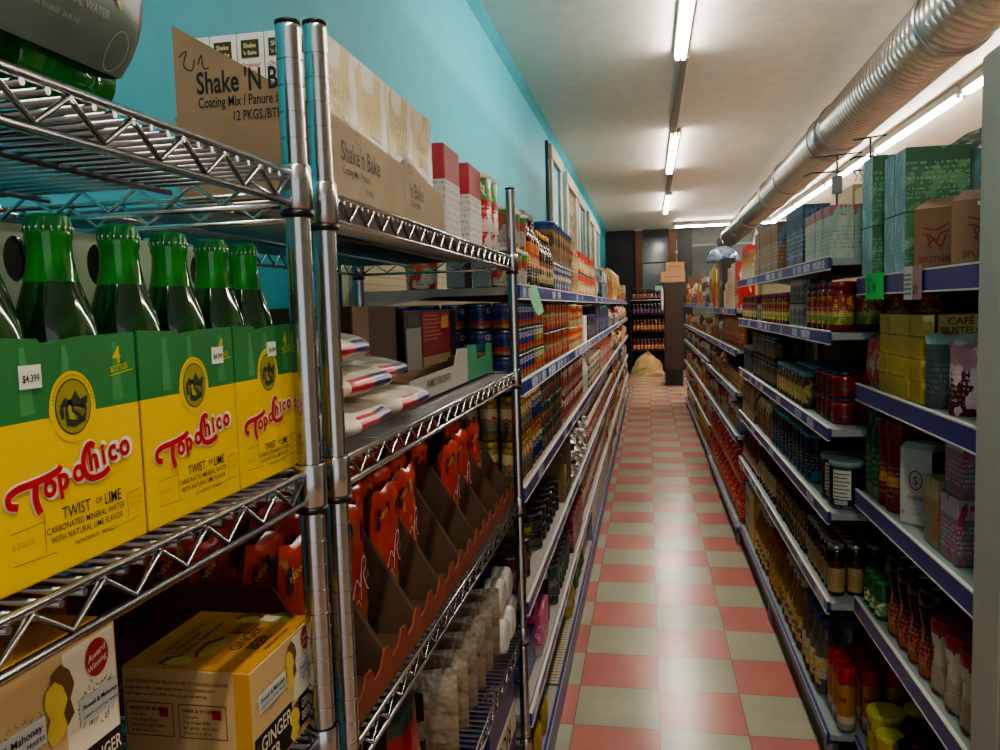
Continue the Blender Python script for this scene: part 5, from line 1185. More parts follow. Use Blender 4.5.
# ---- shorter-tier sections (further along)
SH3 = lambda s: {6: 'top', 5: 'fifth', 4: 'fourth', 3: 'third', 2: 'second', 1: 'bottom'}[s] + ' short-tier shelf'
Gf = XR+.020
redp = bg('cracker_pack', .18, .22, .10, PR('#b8241a', [(0, '#b8241a')], '#d8573a', '#e8c8a8', .25, thr=.4, bump=.2), 3, 'pack')
row(redp, R, Gf-.012, .1115, 5.10, 7.45, .19, .10, .222, 'large red pack', SH3(1), 2, 1, rot=.03)
row(redp, R, Gf, .1115, 7.55, 7.8, .19, .10, .222, 'lone red pack', SH3(1), 1, 1, rot=.03)
crm = bg('rice_packet', .12, .14, .05, PR('#c0ad86', [(0, '#c0ad86'), (.7, '#8a5a3a')], '#a8703a', '#4a3020', .4), 2, 'packet')
ylp = proto('detergent_bottle', P_bottle(.06, .225, solid('#c99a1a', .3), solid('#b8861a', .3), PR('#d8b02a', [(0, '#d8b02a')], '#b8401e', '#4a3010', .35), nk=.5, parts=False), 'bottle')
row(ylp, R, Gf, .1115, 7.85, 9.4, .13, .12, .25, 'yellow bottle', SH3(1))
grp = proto('detergent_bottle', P_bottle(.05, .22, solid('#2f8a3a', .3), solid('#b9b4a4', .4), PR('#3c9a48', [(0, '#3c9a48')], '#d8d8c8', '#e8f0e0', .35), nk=.5, parts=False), 'bottle')
row(grp, R, Gf, .1115, 9.45, 10.2, .11, .10, .25, 'green bottle', SH3(1))
mixrun(10.25, 12.35, .1115, .20, 1, 71, side=1, f=Gf, shelf=SH3(1))
for lv, zf, zf2, sd, hm in ((2, .40, .38, 72, .20), (3, .68, .66, 73, .20), (4, .95, .97, 74, .17), (5, 1.21, 1.20, 75, .19), (6, 1.46, 1.50, 76, .36)):
    c = {}
    if lv == 4:
        row(proto('spice_jar', P_jar(.03, .12, PR('#7a4a22', [(0, '#7a4a22'), (.5, '#a8682a')], '#c98a3a', '#e8d0a0', .3), solid('#2a2a2a', .4), None), 'jar'), R, Gf, zf, 5.1, 6.0, .064, .06, .12, 'brown spice jar', SH3(4), 1, 2); mixrun(6.05, 7.45, zf, hm, lv, sd, .1, .18, side=1, f=Gf, shelf=SH3(lv), cnt0=c)
    elif lv == 5:
        row(proto('sauce_bottle', P_bottle(.03, .2, PR('#b0541e', [(0, '#b0541e'), (.6, '#c9812e')], '#8a2a1c', '#e8c890', .3), solid('#b83a1c', .4), None, parts=False), 'bottle'), R, Gf, zf, 5.1, 6.4, .066, .06, .2, 'orange sauce bottle', SH3(5), 1, 2); mixrun(6.45, 7.45, zf, hm, lv, sd, .1, .18, side=1, f=Gf, shelf=SH3(lv), cnt0=c)
    elif lv == 6:
        PK = [('red tall pack', '#c92a22', .30, .11), ('cream tall pack', '#cfc5a8', .30, .11), ('pink tall pack', '#c98a86', .28, .12), ('yellow tall pack', '#d0a62a', .18, .10), ('white tall bottle', '#cdd0cc', .2, .1), ('black package with a white dot', '#23211f', .38, .22), ('dull tan package', '#8f7a52', .36, .22)]
        y = 5.25
        for j, (nm, cc, hh, ww) in enumerate(PK):
            for q in range(2 if j < 5 else 1):
                pr = bx('paper_goods_pack', .10, ww-.008, hh, PR(cc, [(0, cc)], None if 'black' in nm else '#d8d3c6', '#5a4a40', .4, thr=.28, seed=j)) if 'bottle' not in nm else proto('bleach_bottle', P_bottle(.045, .2, solid(cc, .4), WHITEC, None, parts=False), 'bottle')
                o = place(pr, (Gf+.06, y+ww/2, zf+.001), PI, f'{nm} on the {SH3(6)}, {ORD[q]} from near end', nm + 's')
                if 'dot' in nm: MB().flat(ell(0, .19, .03, .03), (.051, 0, 0), Yv, Zv, WHITEC).build('printed_dot', o)
                y += ww + .004
        mixrun(y+.05, 7.45, zf, hm, lv, sd, .14, .24, side=1, f=Gf, shelf=SH3(lv), hmin=.18, cnt0=c)
    elif lv > 2: mixrun(5.1, 7.45, zf, hm, lv, sd, .1, .2, side=1, f=Gf, shelf=SH3(lv), cnt0=c)
    mixrun(7.55, 12.35, zf2, hm if lv != 6 else .34, lv, sd+10, .14, .26, side=1, f=Gf, shelf=SH3(lv), hmin=.12 if lv != 6 else .18, cnt0=c)
wp = bg('napkin_pack', .30, .22, .16, PR('#b9c4c0', [(0, '#b9c4c0')], '#4a8a5a', '#5a7a8a', .3, thr=.34), 4, 'pack')
# ---- set-back section by the white post
G1 = XR1+.02
# bottom
ylid = solid('#c9c41e', .4); ycan = proto('coffee_tin', P_can(.052, .135, PR('#b5a01e', [(0, '#7a2a1c'), (.14, '#b5a01e')], None, '#4a1c10', .35, tx=(.2, .75)), lid=ylid, lettering='CAFE', lcol=solid('#3a1c10', .5), n=22), 'can')
for k, (x, y) in enumerate(((.680, 2.455), (.790, 2.475), (.905, 2.47), (.885, 2.35))): place(ycan, (x, y, .141), 2.9+.2*k, f'yellow coffee tin with lime lid, {("first", "second", "third", "fourth")[k]} from the cooking sprays, lowest white-post shelf', 'yellow coffee tins')
scan = proto('coffee_tin', P_can(.036, .118, PR('#b5a01e', [(0, '#7a2a1c'), (.14, '#b5a01e')], None, '#4a1c10', .35), lid=ylid, n=20), 'can'); place(scan, (.662, 2.352, .141), 3, 'small yellow tin with lime lid squeezed before the larger yellow tins', 'can')
def blk():
    out = P_can(.055, .145, PR('#5a0f12', [(0, '#5a0f12'), (.7, '#7a181a')], '#a84a2a', '#d0a898', .3, thr=.34), lid=solid('#131316', .3), n=24)
    out.append(('red_tab', MB().lathe([(.010, .148), (.010, .1495)], solid('#c2281e', .4), 12, c=(.012, .0)).mesh('red_tab'))); return out
bkl = proto('coffee_tin', blk(), 'can')
for k, (x, y) in enumerate(((.760, 2.345), (.705, 2.235), (.82, 2.23), (.71, 2.10))): place(bkl, (x, y, .141), 3.0, f'dark red tin with black lid and red tab, {ORD[k]} on the lowest white-post shelf', 'dark red tins with black lids')
# second
gl = proto('drink_mix_jar', P_jar(.055, .17, PR('#6a5a3a', [(0, '#3a5a34'), (.5, '#7a6a44')], '#a89a6a', '', .3), solid('#0c4a34', .4), None, neck=.98, n=20), 'jar')
place(gl, (.73, 2.47, RZ1[0]+.001), 0, 'wide jar with dark green lid, furthest on the second white-post shelf', 'jar'); place(gl, (.815, 2.375, RZ1[0]+.001), 0, 'wide jar with dark green lid, second from the far end, second white-post shelf', 'jar')
gsm = proto('seasoning_bottle', P_bottle(.024, .11, solid('#2c5a2c', .2), solid('#1f7a3a', .4), PR('#4a7a3a', [(0, '#4a7a3a')], '#c9c4a4', '#e0e8d0', .35), nk=.8), 'bottle')
for k in range(3): place(gsm, (.652, 2.50-.058*k, RZ1[0]+.001), PI, f'small green bottle before the green-lidded jars, {ORD[k]} from far end', 'small green bottles')
crm_ = PR('#8e2a1e', [(0, '#7a2418'), (.15, '#8e2a1e'), (.5, '#4a1812')], '#b8602a', '#d8b8a0', .25, thr=.30, bscale=3, tamt=.3)
def creamer(r, h, bodym, lidm):
    b = MB().lathe([(r*.9, 0), (r, .005), (r, h*.28), (r*.86, h*.45), (r*.86, h*.58), (r, h*.76), (r, h*.80), (r*.97, h*.82)], bodym, 20)
    l = MB().lathe([(r*.98, h*.82), (r*1.03, h*.825), (r*1.03, h*.965), (r*.9, h)], lidm, 20)
    return [('creamer_bottle', b.mesh('creamer_bottle')), ('lid', l.mesh('lid'))]
cb = proto('creamer_bottle', creamer(.038, .215, crm_, solid('#101014', .3)), 'bottle')
def sticker_lid(pr):
    pr[1].append(('white_sticker', MB().box(-.008, .012, -.006, .006, .2152, .2157, WHITEC).mesh('white_sticker'))); return pr
cb = sticker_lid(cb)
for k in range(4):
    for d in range(2): place(cb, (.672+.085*d, 2.275-.084*k, RZ1[0]+.001), PI, f'brown creamer bottle with black lid, {ORD[k]} past green-lidded jars, {ORD[d]} row, second white-post shelf', 'creamer bottles with black lids')
cr = proto('creamer_bottle', creamer(.037, .175, PR('#b5a28a', [(0, '#b5a28a'), (.5, '#c9bca4')], '#a8241e', '#8a2a1e', .3, thr=.30, bscale=3, seed=3, tamt=.3), solid('#a01a22', .35)), 'bottle')
for k in range(3):
    for d in range(2): place(cr, (.672+.083*d, 1.94-.088*k, RZ1[0]+.001), PI, f'cream creamer bottle with red lid, {ORD[k]} past the black-lidded ones, {ORD[d]} row', 'creamer bottles with red lids')
# third
gb2 = proto('mouthwash_bottle', P_bottle(.031, .27, PR('#1a5230', [(0, '#6a7a4a'), (.15, '#245f38'), (.5, '#1a5230')], None, '#a0b090', .25, tamt=.3), solid('#1c5a36', .4), None, nk=.7, sh=.6, parts=True), 'bottle')
for k in range(2):
    for d in range(2): place(gb2, (.665+.074*d, 2.515-.066*k, RZ1[1]+.001), PI, f'green bottle, {ORD[k]} from the far end of third white-post shelf, {ORD[d]} row', 'green bottles on the third white-post shelf')
cof = PR('#7a1d1c', [(0, '#6a2018'), (.34, '#a8742e'), (.48, '#7a1d1c')], None, '#d0b890', .25, tamt=.3)
cb2 = proto('coffee_creamer', creamer(.0345, .25, cof, solid('#7a1a1c', .35)), 'bottle')
for k in range(2):
    for d in range(2): place(cb2, (.668+.074*d, 2.376-.071*k, RZ1[1]+.001), PI, f'large maroon creamer bottle, {ORD[k]} past the green bottles, {ORD[d]} row', 'large maroon creamer bottles')
WB = PR('#c9c4ba', [(0, '#c9c4ba')], None, '#6a4a44', .35, tx=(.08, .2), bump=.1)
t = empty('coffee_bag', (.702, 2.195, RZ1[1]+.001), .70); tag(t, 'upright white coffee bag with maroon side and round red emblem', 'bag')
b = MB().prism([(-.05, 0), (.05, 0), (.05, .19), (.03, .205), (-.03, .208), (-.05, .195)], 'y', -.042, .042, WB); b.build('bag', t)
p = MB(); rdm = solid('#6a1a20', .4); X = -.0506; ux, uy = (0, -1, 0), (0, 0, 1)
for q in range(24):
    a, bb = 2*PI*q/24, 2*PI*(q+1)/24
    p.ribbon([(.017*math.cos(a), .115+.024*math.sin(a)), (.017*math.cos(bb), .115+.024*math.sin(bb))], .003, (X, 0, 0), ux, uy, rdm)
p.text('S', (X-.0003, 0, .104), ux, uy, .030, rdm, 'c', .014); p.text('COFFEE', (X-.0003, 0, .064), ux, uy, .013, rdm, 'c', .012)
p.box(-.049, .049, -.0430, -.0421, .002, .190, rdm); ux = (1, 0, 0)
p.text('S', (0, -.0434, .14), ux, uy, .02, WHITEC, 'c', .01); p.text('COFFEE', (0, -.0434, .115), ux, uy, .010, WHITEC, 'c', .0); p.box(-.04, .04, -.0434, -.0431, .03, .04, WHITEC); p.build('emblem', t)
# packages right beside the white post
p1 = bx('wafer_pack', .05, .09, .16, PR('#8a7a52', [(0, '#8a7a52'), (.7, '#a8a06a')], '#b85a3a', '#4a3a22', .3)); place(p1, (.668, 1.985, RZ1[1]+.001), PI, 'tan pack with an orange sticker before the white post', 'pack')
p2 = bx('wafer_pack', .05, .10, .144, PR('#7a6a74', [(0, '#7a6a74'), (.7, '#a49a9e')], '#a83a4a', '#d8ccd0', .3)); place(p2, (.668, 1.875, RZ1[1]+.001), PI, 'greyish pink pack, lower of two beside the white post', 'pack'); place(p2, (.675, 1.87, RZ1[1]+.147), PI, 'greyish pink pack, upper of two beside the white post', 'pack')
for k in range(3): place(bx('coffee_case', .14, .20, .24, solid('#3a2a22', .5, vary=.2)), (.86, 2.40-.30*k, RZ1[1]+.001), PI, f'dark brown carton at the back of the third white-post shelf, {ORD[k]} from far end', 'dark cartons')
# fourth: yellow coffee bricks
YBK = PR('#b59a1c', [(0, '#b59a1c')], '#d9cc7a', '#7a3a14', .3, thr=.37, bscale=3.5, tx=(.2, .8), tamt=.6)
brick = bx('coffee_brick', .030, .083, .053, YBK)
for i in range(4):
    for s in range(4):
        place(brick, (G1+.020+random.uniform(0, .004), 2.360-.0865*i, RZ1[2]+.001+.054*s), PI, f'yellow coffee brick, {ORD[i]} column from red bags, {["bottom", "second", "third", "top"][s]} course, white-post shelf', 'yellow coffee bricks')
for s in range(4):
    o = place(bx('coffee_case', .24, .345, .053, PR('#a08a1c', [(0, '#a08a1c')], None, '', .4)), (G1+.042+.122, 2.230, RZ1[2]+.001+.054*s), PI, f'yellow coffee case behind the bricks, {["bottom", "second", "third", "top"][s]} of the pile', 'yellow coffee cases')
    if s > 1:
        l = MB(); l.text('CAFÉ', (.098, .1732, .029), (-1, 0, 0), (0, 0, 1), .023, solid('#4a3a10', .6), 'l', .022, sx=1.1); l.text('BUSTELO', (.112, .1732, .007), (-1, 0, 0), (0, 0, 1), .023, solid('#4a3a10', .6), 'l', .022, sx=1.0); l.build('lettering', o)
rwb = bg('coffee_bag', .075, .15, .05, PR('#b9aca0', [(0, '#b9aca0'), (.75, '#a8262c')], '#a8343a', '#7a2a2c', .3, thr=.38, bump=.15), 5)
for k in range(2):
    for d in range(2): place(rwb, (G1+.03+.06*d, 2.515-.08*k, RZ1[2]+.001), PI, f'white bag with red top beyond the yellow bricks, {ORD[k]} from far end, {ORD[d]} row', 'white and red bags')
grb = bg('coffee_bag', .10, .17, .075, PR('#4a5654', [(0, '#4a5654'), (.85, '#a9b4b0')], None, '#8a9694', .3, tx=(.2, .6), bump=.2), 8); place(grb, (.683, 2.0, RZ1[2]+.001), PI+1.2, 'grey foil coffee bag before the yellow bricks', 'bag')
pkb2 = bg('coffee_bag', .10, .16, .07, PR('#5a1a20', [(0, '#5a1a20'), (.6, '#b07a80')], '#c9a8a8', '#d8c8c8', .25, thr=.36, bump=.2), 9); place(pkb2, (.686, 1.86, RZ1[2]+.001), PI+1.1, 'maroon and pink foil bag against the white post', 'bag')
# top: brown coffee bags, green boxes
BRN_ = solid('#8f6a50', .6, vary=.15)
def paper_bag(y, x, hh, label, w=.10, dd=.075, rz=0, sticker=False):
    t = empty('coffee_bag', (x, y, RZ1[3]+.001), rz); tag(t, label, 'bag', 'brown paper coffee bags')
    b = MB().prism([(-dd/2, 0), (dd/2, 0), (dd/2, hh*.84), (dd*.42, hh*.97), (dd*.34, hh), (-dd/2, hh*.84)], 'y', -w/2, w/2, BRN_); b.build('bag', t)
    l = MB(); ux, uy = (0, -1, 0), (0, 0, 1); m = solid('#7a2f26', .6); X = -dd/2-.0006
    l.text('SPUTNIK', (X, 0, hh*.13), ux, uy, .0195, m, 'c', .016); l.text('coffee', (X, 0, hh*.06), ux, uy, .009, m, 'c', .01)
    for pts in ([(-.03, .09), (-.012, .085), (.0, .07), (.012, .088), (.032, .095)], [(-.018, .06), (-.002, .078), (.008, .06), (.02, .068)], [(-.028, .105), (.0, .098), (.03, .11)], [(-.01, .055), (-.02, .09)], [(.012, .052), (.024, .085)]): l.ribbon(spline(pts), .004, (X, 0, 0), ux, uy, m)
    l.build('lettering', t)
    if sticker: MB().box(X-.0006, X, -.012, .012, hh*.76, hh*.81, WHITEC).build('white_sticker', t)
    return t
paper_bag(2.07, .690, .178, 'brown paper coffee bag with folded peak, before the green boxes', rz=.80)
paper_bag(1.85, .705, .168, 'brown paper coffee bag with white sticker, beside the white post', .12, .08, .95, True)
GRB = PR('#3f6a48', [(0, '#4a7a54'), (.7, '#3f6a48')], '#6a9a6a', '#9ab8a0', .5, thr=.38, bscale=3, tx=(.2, .8)); BLB = PR('#86a9b4', [(0, '#86a9b4')], '#a9c4c4', '#5a8a94', .5, thr=.38)
def gbox(x, y, z, dx, dy, dz, lab, m=GRB):
    b = MB().box(-dx/2, dx/2, -dy/2, dy/2, 0, dz, m, .002); b.box(-dx/2-.0006, -dx/2, -dy/2+.001, dy/2-.001, .002, dz-.002, BLB)
    o = b.build('tissue_box', None, (x, y, z)); tag(o, lab, 'box', 'green and pale blue boxes'); return o
z5 = RZ1[3]+.001
gbox(.664, 2.490, z5, .075, .11, .145, 'green box on the bottom of the furthest stack, top white-post shelf'); gbox(.664, 2.490, z5+.146, .075, .11, .195, 'tall green and blue box topping the furthest stack, top white-post shelf')
for k in range(2):
    gbox(.715, 2.325-.092*k, z5, .15, .088, .155, f'pale green box, lower tier, {ORD[k]} past the furthest stack', PR('#5a8a62', [(0, '#5a8a62')], '#8ab08a', '#b0c8b0', .5, thr=.4)); gbox(.715, 2.325-.092*k, z5+.156, .15, .088, .160, f'green and pale blue box, upper tier, {ORD[k]} past the furthest stack')
gbox(.90, 2.28, z5, .20, .24, .30, 'large dark green carton standing behind the pale blue boxes'); gbox(.895, 1.86, z5, .22, .26, .27, 'dark green carton behind the brown bag by the white post')
o = MB().box(-.09, .09, -.11, .11, 0, .08, KRAFT_LT, .002).build('storage_carton', None, (.895, 1.86, z5+.271)); tag(o, 'tan carton on the dark green carton by the white post', 'carton')
film = pouch_mb(.40, .22, .045, solid('#c6ccc8', .1, trans=.6, bump=.6, bscale=20), None, 4, wr=.2)
o = film.build('plastic_wrap'); o.matrix_world = Matrix.Translation((.90, 2.26, z5+.330)) @ Matrix.Rotation(PI/2, 4, 'Y') @ Matrix.Translation((0, 0, -.11)); tag(o, 'crumpled clear plastic wrap lying on the large green carton', 'plastic wrap')
# price tags on the top rail
FL = solid('#1fd05a', .5, emit=.0)
t = empty('hanging_price_tag', (XR1-.004, 2.34, 1.50)); tag(t, 'fluorescent green price tag hanging from the top rail, ragged bottom edge', 'price tag')
pts = [(-.09, .066), (.075, .070), (.075, .064)] ; zig = [(.075-.0155*k, (-.005 if k % 2 else .0)) for k in range(12)]
b = MB().prism([(y, z) for y, z in [(-.085, .068), (.085, .068)] + [(.088 - .016*k, -.006 if k % 2 else .002) for k in range(12)]], 'x', -.001, 0, FL); b.build('tag', t)
l = MB(); l.text('$1.99', (-.0016, .062, .016), (0, -1, 0), (0, 0, 1), .036, solid('#0c200e', .5), 'l', .016); l.text('SPECIAL', (-.0016, .062, .046), (0, -1, 0), (0, 0, 1), .014, solid('#1a3a1c', .5), 'l', .01); l.build('lettering', t)
t = empty('hanging_price_tag', (XR1-.004, 2.02, 1.495)); tag(t, 'white and pink price tag hanging from the top rail', 'price tag')
b = MB().box(-.001, 0, -.002, .062, 0, .078, WHITEC).box(-.001, 0, -.064, -.002, 0, .078, solid('#a87a7c', .5)); b.build('tag', t)
l = MB(); l.text('2/5', (-.0016, -.008, .014), (0, -1, 0), (0, 0, 1), .026, INK, 'l', .01)
for k in range(5): l.box(-.0018, -.0012, .006, .056, .012+.011*k, .016+.011*k, solid('#77706a', .5))
l.build('lettering', t)
# green tag on the turquoise-wall side
t = MB().prism([(-.05, .075), (.02, .078), (.06, .0), (.03, -.012), (.01, .0)], 'x', 0, .001, solid('#9af0b4', .5)).build('hanging_price_tag', None, (XL+.004, 2.34, 1.492)); t.rotation_euler = (0, .0, -.4); tag(t, 'green paper tag hanging at the start of the top turquoise-wall shelf', 'price tag')
# ================================================================== overhead: lights, duct, hangers, far end
TUBE = solid('#fff7ea', .5, emit=45.0); HOUS = solid('#8d8a84', .5)
def tube_light(x, y0, y1, label, along='y', z=H-.055, strong=TUBE, w=.045):
    t = empty('ceiling_light', (x, (y0+y1)/2, H-.001)); tag(t, label, 'ceiling light', 'fluorescent ceiling tubes'); hl = (y1-y0)/2; zz = z-H+.001
    b = MB(); b.box(-w, w, -hl, hl, zz+.018, 0, HOUS, .004) if along == 'y' else b.box(-hl, hl, -w, w, zz+.018, 0, HOUS, .004); b.build('housing', t)
    for s in (-1, 1):
        if along == 'y': MB().tube([(s*.02, -hl+.04, zz), (s*.02, hl-.04, zz)], .016, strong, 8).build('tube', t)
        else: MB().tube([(-hl+.04, s*.02, zz), (hl-.04, s*.02, zz)], .016, strong, 8).build('tube', t)
        for e in (-hl+.02, hl-.02):
            (MB().box(s*.02-.012, s*.02+.012, e-.015, e+.015, zz-.018, zz+.02, WHITEC) if along == 'y' else MB().box(e-.015, e+.015, s*.02-.012, s*.02+.012, zz-.018, zz+.02, WHITEC)).build('socket', t)
    return t
tube_light(.24, 3.25, 5.68, 'lit twin-tube ceiling light closest along the aisle'); tube_light(.29, 8.1, 10.45, 'lit twin-tube ceiling light, second along the aisle'); tube_light(.34, 12.6, 15.0, 'lit twin-tube ceiling light, furthest along the aisle')
tube_light(.17, -1.7, .75, 'added unseen twin-tube fill light overhead behind the viewer')  # unseen fixture added to fill the foreground with light
for (a, b_, x, x2, n) in ((5.7, 8.08, .255, .28, 'first'), (10.47, 12.58, .31, .33, 'second')):
    t = MB().box(-.03, .03, 0, b_-a, -.05, -.001, HOUS, .004).build('light_housing', None, ((x+x2)/2, a, H)); tag(t, f'unlit grey ceiling light housing, {n} gap between lit tubes', 'ceiling light')
k = 0
for y in (2.2, 4.7, 7.2, 9.7, 12.2, 14.7): tube_light(2.52, y, y+2.42, f'long lit ceiling tube above the far aisle beyond the duct, {ORD[k]} in line', z=H-.09); k += 1
tube_light(1.75, 17.2-1.2+.0, 17.2+1.2, 'lit ceiling tube across the back of the shop', 'x', z=H-.10)
# spiral duct
def duct():
    t = empty('vent_duct', (0, 0, 0)); tag(t, 'long silver spiral ventilation duct under the ceiling', 'duct')
    A = Vector((1.645, 17.9, 2.80)); B = Vector((1.372, .8, 2.80)); d = (B-A); Ln = d.length; M = Matrix.Translation(A) @ d.to_track_quat('Z', 'Y').to_matrix().to_4x4(); r = .175
    DM = solid('#a9a8a2', .28, .9, vary=.15); prof = []; z = 0
    while z < Ln:
        prof += [(r, z), (r, z+.060), (r+.0018, z+.064), (r+.0018, z+.068)]; z += .072
    MB().lathe(prof, DM, 32, M=M).build('tube', t)
    for z in (1.2, 3.4, 5.2, 7.6, 8.9, 10.9, 11.35, 13.7):
        MB().lathe([(r+.004, z), (r+.014, z+.004), (r+.014, z+.04), (r+.004, z+.044)], STEEL, 32, M=M).build('band', t)
    p = M @ Vector((0, 0, 10.9)); MB().lathe([(.176, 10.95), (.183, 10.95), (.183, 11.35), (.176, 11.35)], STEEL, 32, M=M).build('sleeve', t)
    return t
duct()
# metal sign hangers above the duct-side shelving
for k, (y, x, z, q) in enumerate(((3.30, .72, 2.03, 1), (2.93, .745, 2.02, .55))):
    t = empty('sign_hanger', (x, y, RZ2[4]+.003)); tag(t, f'dark wire sign hanger rising above the top boxes, {ORD[k]} from far end', 'hanger'); hz = z-RZ2[4]
    DKM = solid('#3c3c3e', .4, .7)
    MB().tube([(0, 0, .01), (0, 0, hz+.02)], .004, DKM, 6).build('stem', t); MB().tube([(-.10*q, 0, hz+.012), (.09*q, 0, hz+.022)], .003, DKM, 6).build('bar', t); MB().tube([(-.12*q, 0, hz-.055), (-.09*q, 0, hz-.045), (.09*q, 0, hz-.045), (.10*q, 0, hz-.07)], .003, DKM, 6).build('bar', t)
    MB().box(-.018*q, .018*q, -.015, .015, hz-.13, hz-.06, solid('#8d8f96', .4), .004).build('clip_box', t)
    for c in (.06*q, .08*q): MB().tube([(c, 0, hz-.045), (c+.012, 0, hz-.065), (c+.006, 0, hz-.085)], .0025, DKM, 6).build('hook', t)
    MB().lathe([(.03, -.001), (.03, .01)], DKM, 12).build('base', t)
# brown cabinet and cartons at the end of the aisle
t = empty('tall_cabinet', (.47, 15.3, 0)); tag(t, 'tall dark brown cabinet at the end of the aisle', 'cabinet')
CB = solid('#35211a', .45, vary=.2)
MB().box(-.17, .17, -.30, .30, .30, 1.905, CB, .006).build('body', t); MB().box(-.155, .155, -.27, .28, 0, .30, solid('#0e0c0b', .5)).build('dark_base', t); MB().box(-.165, .165, -.312, -.301, 1.10, 1.88, CB, .003).build('door', t); MB().box(-.165, .165, -.312, -.301, .34, 1.09, CB, .003).build('door', t)
for k in range(4): MB().lathe([(.02, 0), (.02, .02)], BLACKP, 10, c=((-.13, .13)[k % 2], (-.25, .25)[k//2])).build('foot', t)
TAN = solid('#a8805a', .7, vary=.15)
for k, (x, w, z, h) in enumerate(((.46, .44, 1.908, .20), (.50, .34, 2.110, .16))):
    b = MB().box(-w/2, w/2, -.2, .2, 0, h, TAN, .004); b.box(-w*.35, w*.35, -.2012, -.2002, h*.45, h*.52, solid('#5f452e', .7)); o = b.build('cardboard_box', None, (x, 15.3, z)); tag(o, f'tan cardboard box on the tall brown cabinet, {("lower", "upper")[k]} of two', 'box')
t = bpy.data.objects.new('hanging_cloth', pouch_mb(.08, .42, .05, solid('#b9b2a6', .7), None, 3).mesh('cloth')); C.objects.link(t); t.location = (.26, 14.96, 1.40); tag(t, 'pale cloth hanging beside the tall brown cabinet', 'cloth')
# back drinks shelf with bottles, paper heap
t = empty('drink_shelf', (.05, 18.1, 0)); tag(t, 'dark shelf rack of drinks against the back wall', 'shelving')
DKS = solid('#1a1614', .5)
for z in (.50, .93, 1.30): MB().box(-.42, .36, -.2, .2, z-.02, z, DKS).build('shelf', t)
MB().box(-.42, .36, -.2, .2, 1.60, 1.62, solid('#b9b4ae', .4)).build('top_shelf', t); MB().box(-.43, .37, .2, .22, 0, 1.62, DKS).build('back', t)
for x in (-.435, .36): MB().box(x, x+.02, -.2, .2, 0, 1.6, DKS).build('side', t)
SOD = [proto('soda_bottle', P_bottle(.035, .25, solid('#1c0d0a', .15), solid('#b9221c', .4), PR('#a8281e', [(0, '#a8281e')], '#d8c8b0', '#efe0d0', .35), parts=False), 'bottle'), proto('soda_bottle', P_bottle(.035, .25, solid('#5a1f12', .15), solid('#c9962a', .4), PR('#c06a3a', [(0, '#c06a3a')], '#e0d0b0', '', .35), parts=False), 'bottle'), proto('soda_bottle', P_bottle(.035, .23, solid('#1a1630', .15), solid('#d0ccd0', .4), PR('#5a4a7a', [(0, '#5a4a7a')], '#c9342c', '', .35), parts=False), 'bottle')]
for r, (z, nm, pi_) in enumerate(((.501, 'dark soda bottle with red label', 1), (.931, 'orange-labelled soda bottle', 1), (1.301, 'purple-labelled soda bottle', 2))):
    for k in range(9): place(SOD[pi_], (-.30+.078*k, 17.97, z), random.uniform(-.5, .5), f'{nm}, {ORD[k]} along the {("low", "middle", "upper")[r]} shelf at the back wall', 'soda bottles on the back shelf')
for k in range(9): place(SOD[0] if k not in (6, 7) else SOD[2], (-.30+.078*k, 17.97, 1.622), 0, f'small bottle standing on top of the back drinks rack, {ORD[k]} in line', 'bottles on the back rack')
def heap():
    rnd = random.Random(5); mb = MB(); n, m_ = 14, 7; vs = []
    for j in range(m_):
        for i in range(n):
            a = 2*PI*i/n; rr = (1-(j/(m_-1))**3.2)*(.85+.30*rnd.random()); vs.append((.34*rr*math.cos(a), .26*rr*math.sin(a), (.46*(j/(m_-1))**1.15*(.82+.36*rnd.random()) if j else .001)))
    mb.add(vs, [(j*n+i, j*n+(i+1) % n, (j+1)*n+(i+1) % n, (j+1)*n+i) for j in range(m_-1) for i in range(n)] + [tuple(range(n))[::-1]], solid('#c2a070', .8, vary=.2))
    return mb
o = heap().build('paper_heap', None, (-.02, 17.35, .001)); tag(o, 'crumpled tan paper heap on the floor at the aisle end', 'paper')
# small green sign and dark goods at the back wall
o = MB().box(-.08, .08, -.01, .01, 0, .13, solid('#8fc9a8', .5), .003).build('green_sign', None, (.25, 18.575, 1.80)); tag(o, 'small pale green sign in the back window', 'sign')
o = MB().tube([(.66, 18.52, 2.06), (.66, 18.52, 2.95)], .012, solid('#b9b2a2', .5), 6).lathe([(.03, 2.62), (.045, 2.66), (.03, 2.70)], solid('#b9b2a2', .5), 10, c=(.66, 18.52)).build('conduit'); tag(o, 'pale electrical conduit with round box on the brown post at back', 'conduit')
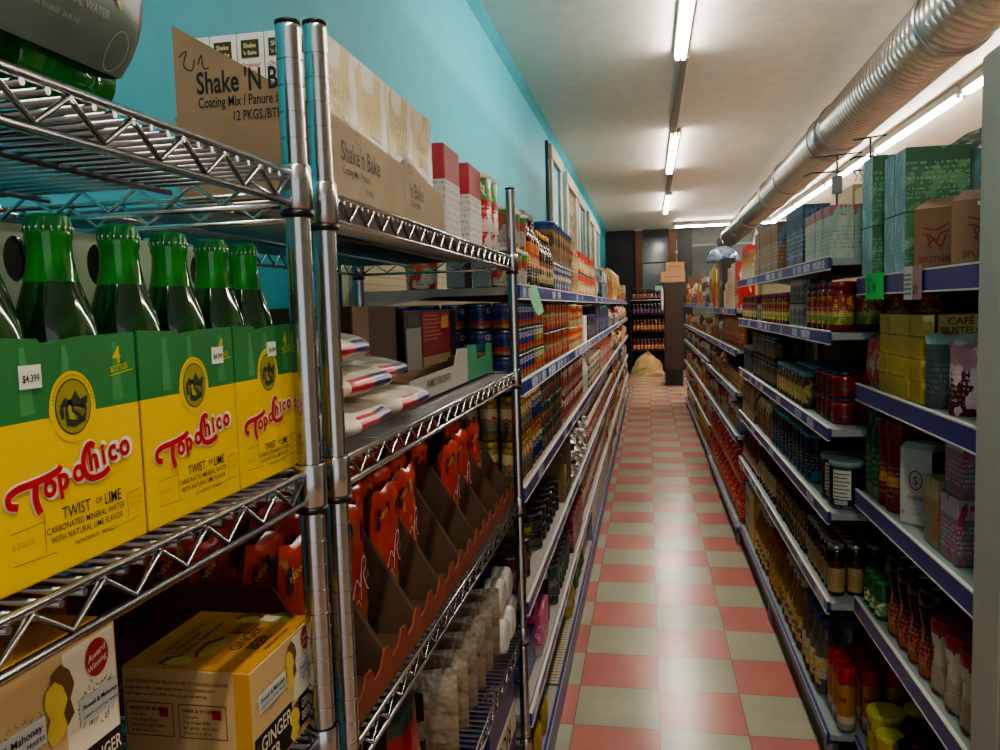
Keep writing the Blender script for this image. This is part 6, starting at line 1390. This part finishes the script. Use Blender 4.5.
# patterned balloon over the far shelves
b = MB(); n = 18; prof = [(.0, .0)]
prof = [(.19*math.cos(a)+.001, .19*math.sin(a)) for a in [PI/2*k/7 for k in range(8)]]
BP = printed('#6f7a82', (), '#3a5486', '', .25, thr=.42, bscale=9, seed=2); b.lathe(prof, BP, 24); t = b.build('patterned_dome', None, (.86, 9.6, 1.96)); tag(t, 'blue and white patterned dome display above the far shelving', 'display')
MB().tube([(0, 0, .185), (0, 0, .25)], .006, STEEL, 6).build('stem', t)
t2 = MB().box(-.10, .10, -.14, .14, 0, .445, solid('#9a9a6a', .5), .004).build('dome_stand', t); t2.location = (0, 0, -.446)
MB().prism([(-.2, -.14), (.2, -.14), (0, .22)], 'z', 0, .004, CREAM) if False else None

# ------------------------------------------------------------------ light, world, camera
w = bpy.data.worlds.new('world'); sc.world = w; w.use_nodes = True
w.node_tree.nodes['Background'].inputs[0].default_value = lin('#d9dce0'); w.node_tree.nodes['Background'].inputs[1].default_value = .72
def area(name, loc, rot, sx, sy, e, col=(1, .95, .88)):
    l = bpy.data.lights.new(name, 'AREA'); l.shape = 'RECTANGLE'; l.size = sx; l.size_y = sy; l.energy = e; l.color = col
    o = bpy.data.objects.new(name, l); C.objects.link(o); o.location = loc; o.rotation_euler = rot; return o
yaw, pitch, roll = .1844, .08161, -.03031
cy, sy = math.cos(yaw), math.sin(yaw)
fwd = Vector((-sy*math.cos(pitch), cy*math.cos(pitch), -math.sin(pitch))); right = Vector((cy, sy, 0)); up = right.cross(fwd)
c_, s_ = math.cos(roll), math.sin(roll); r2 = c_*right + s_*up; u2 = -s_*right + c_*up
cam = bpy.data.cameras.new('camera'); co = bpy.data.objects.new('camera', cam); C.objects.link(co)
co.matrix_world = Matrix(((r2.x, u2.x, -fwd.x, 0), (r2.y, u2.y, -fwd.y, 0), (r2.z, u2.z, -fwd.z, 1.501), (0, 0, 0, 1)))
cam.sensor_width = 36; cam.lens = 28.8; cam.clip_start = .02
sc.camera = co
sc.view_settings.view_transform = 'AgX'; sc.view_settings.look = 'AgX - Medium High Contrast'; sc.view_settings.exposure = 0.75
sc.cycles.use_denoising = True; sc.cycles.max_bounces = 8; sc.cycles.transmission_bounces = 6; sc.cycles.sample_clamp_indirect = 6
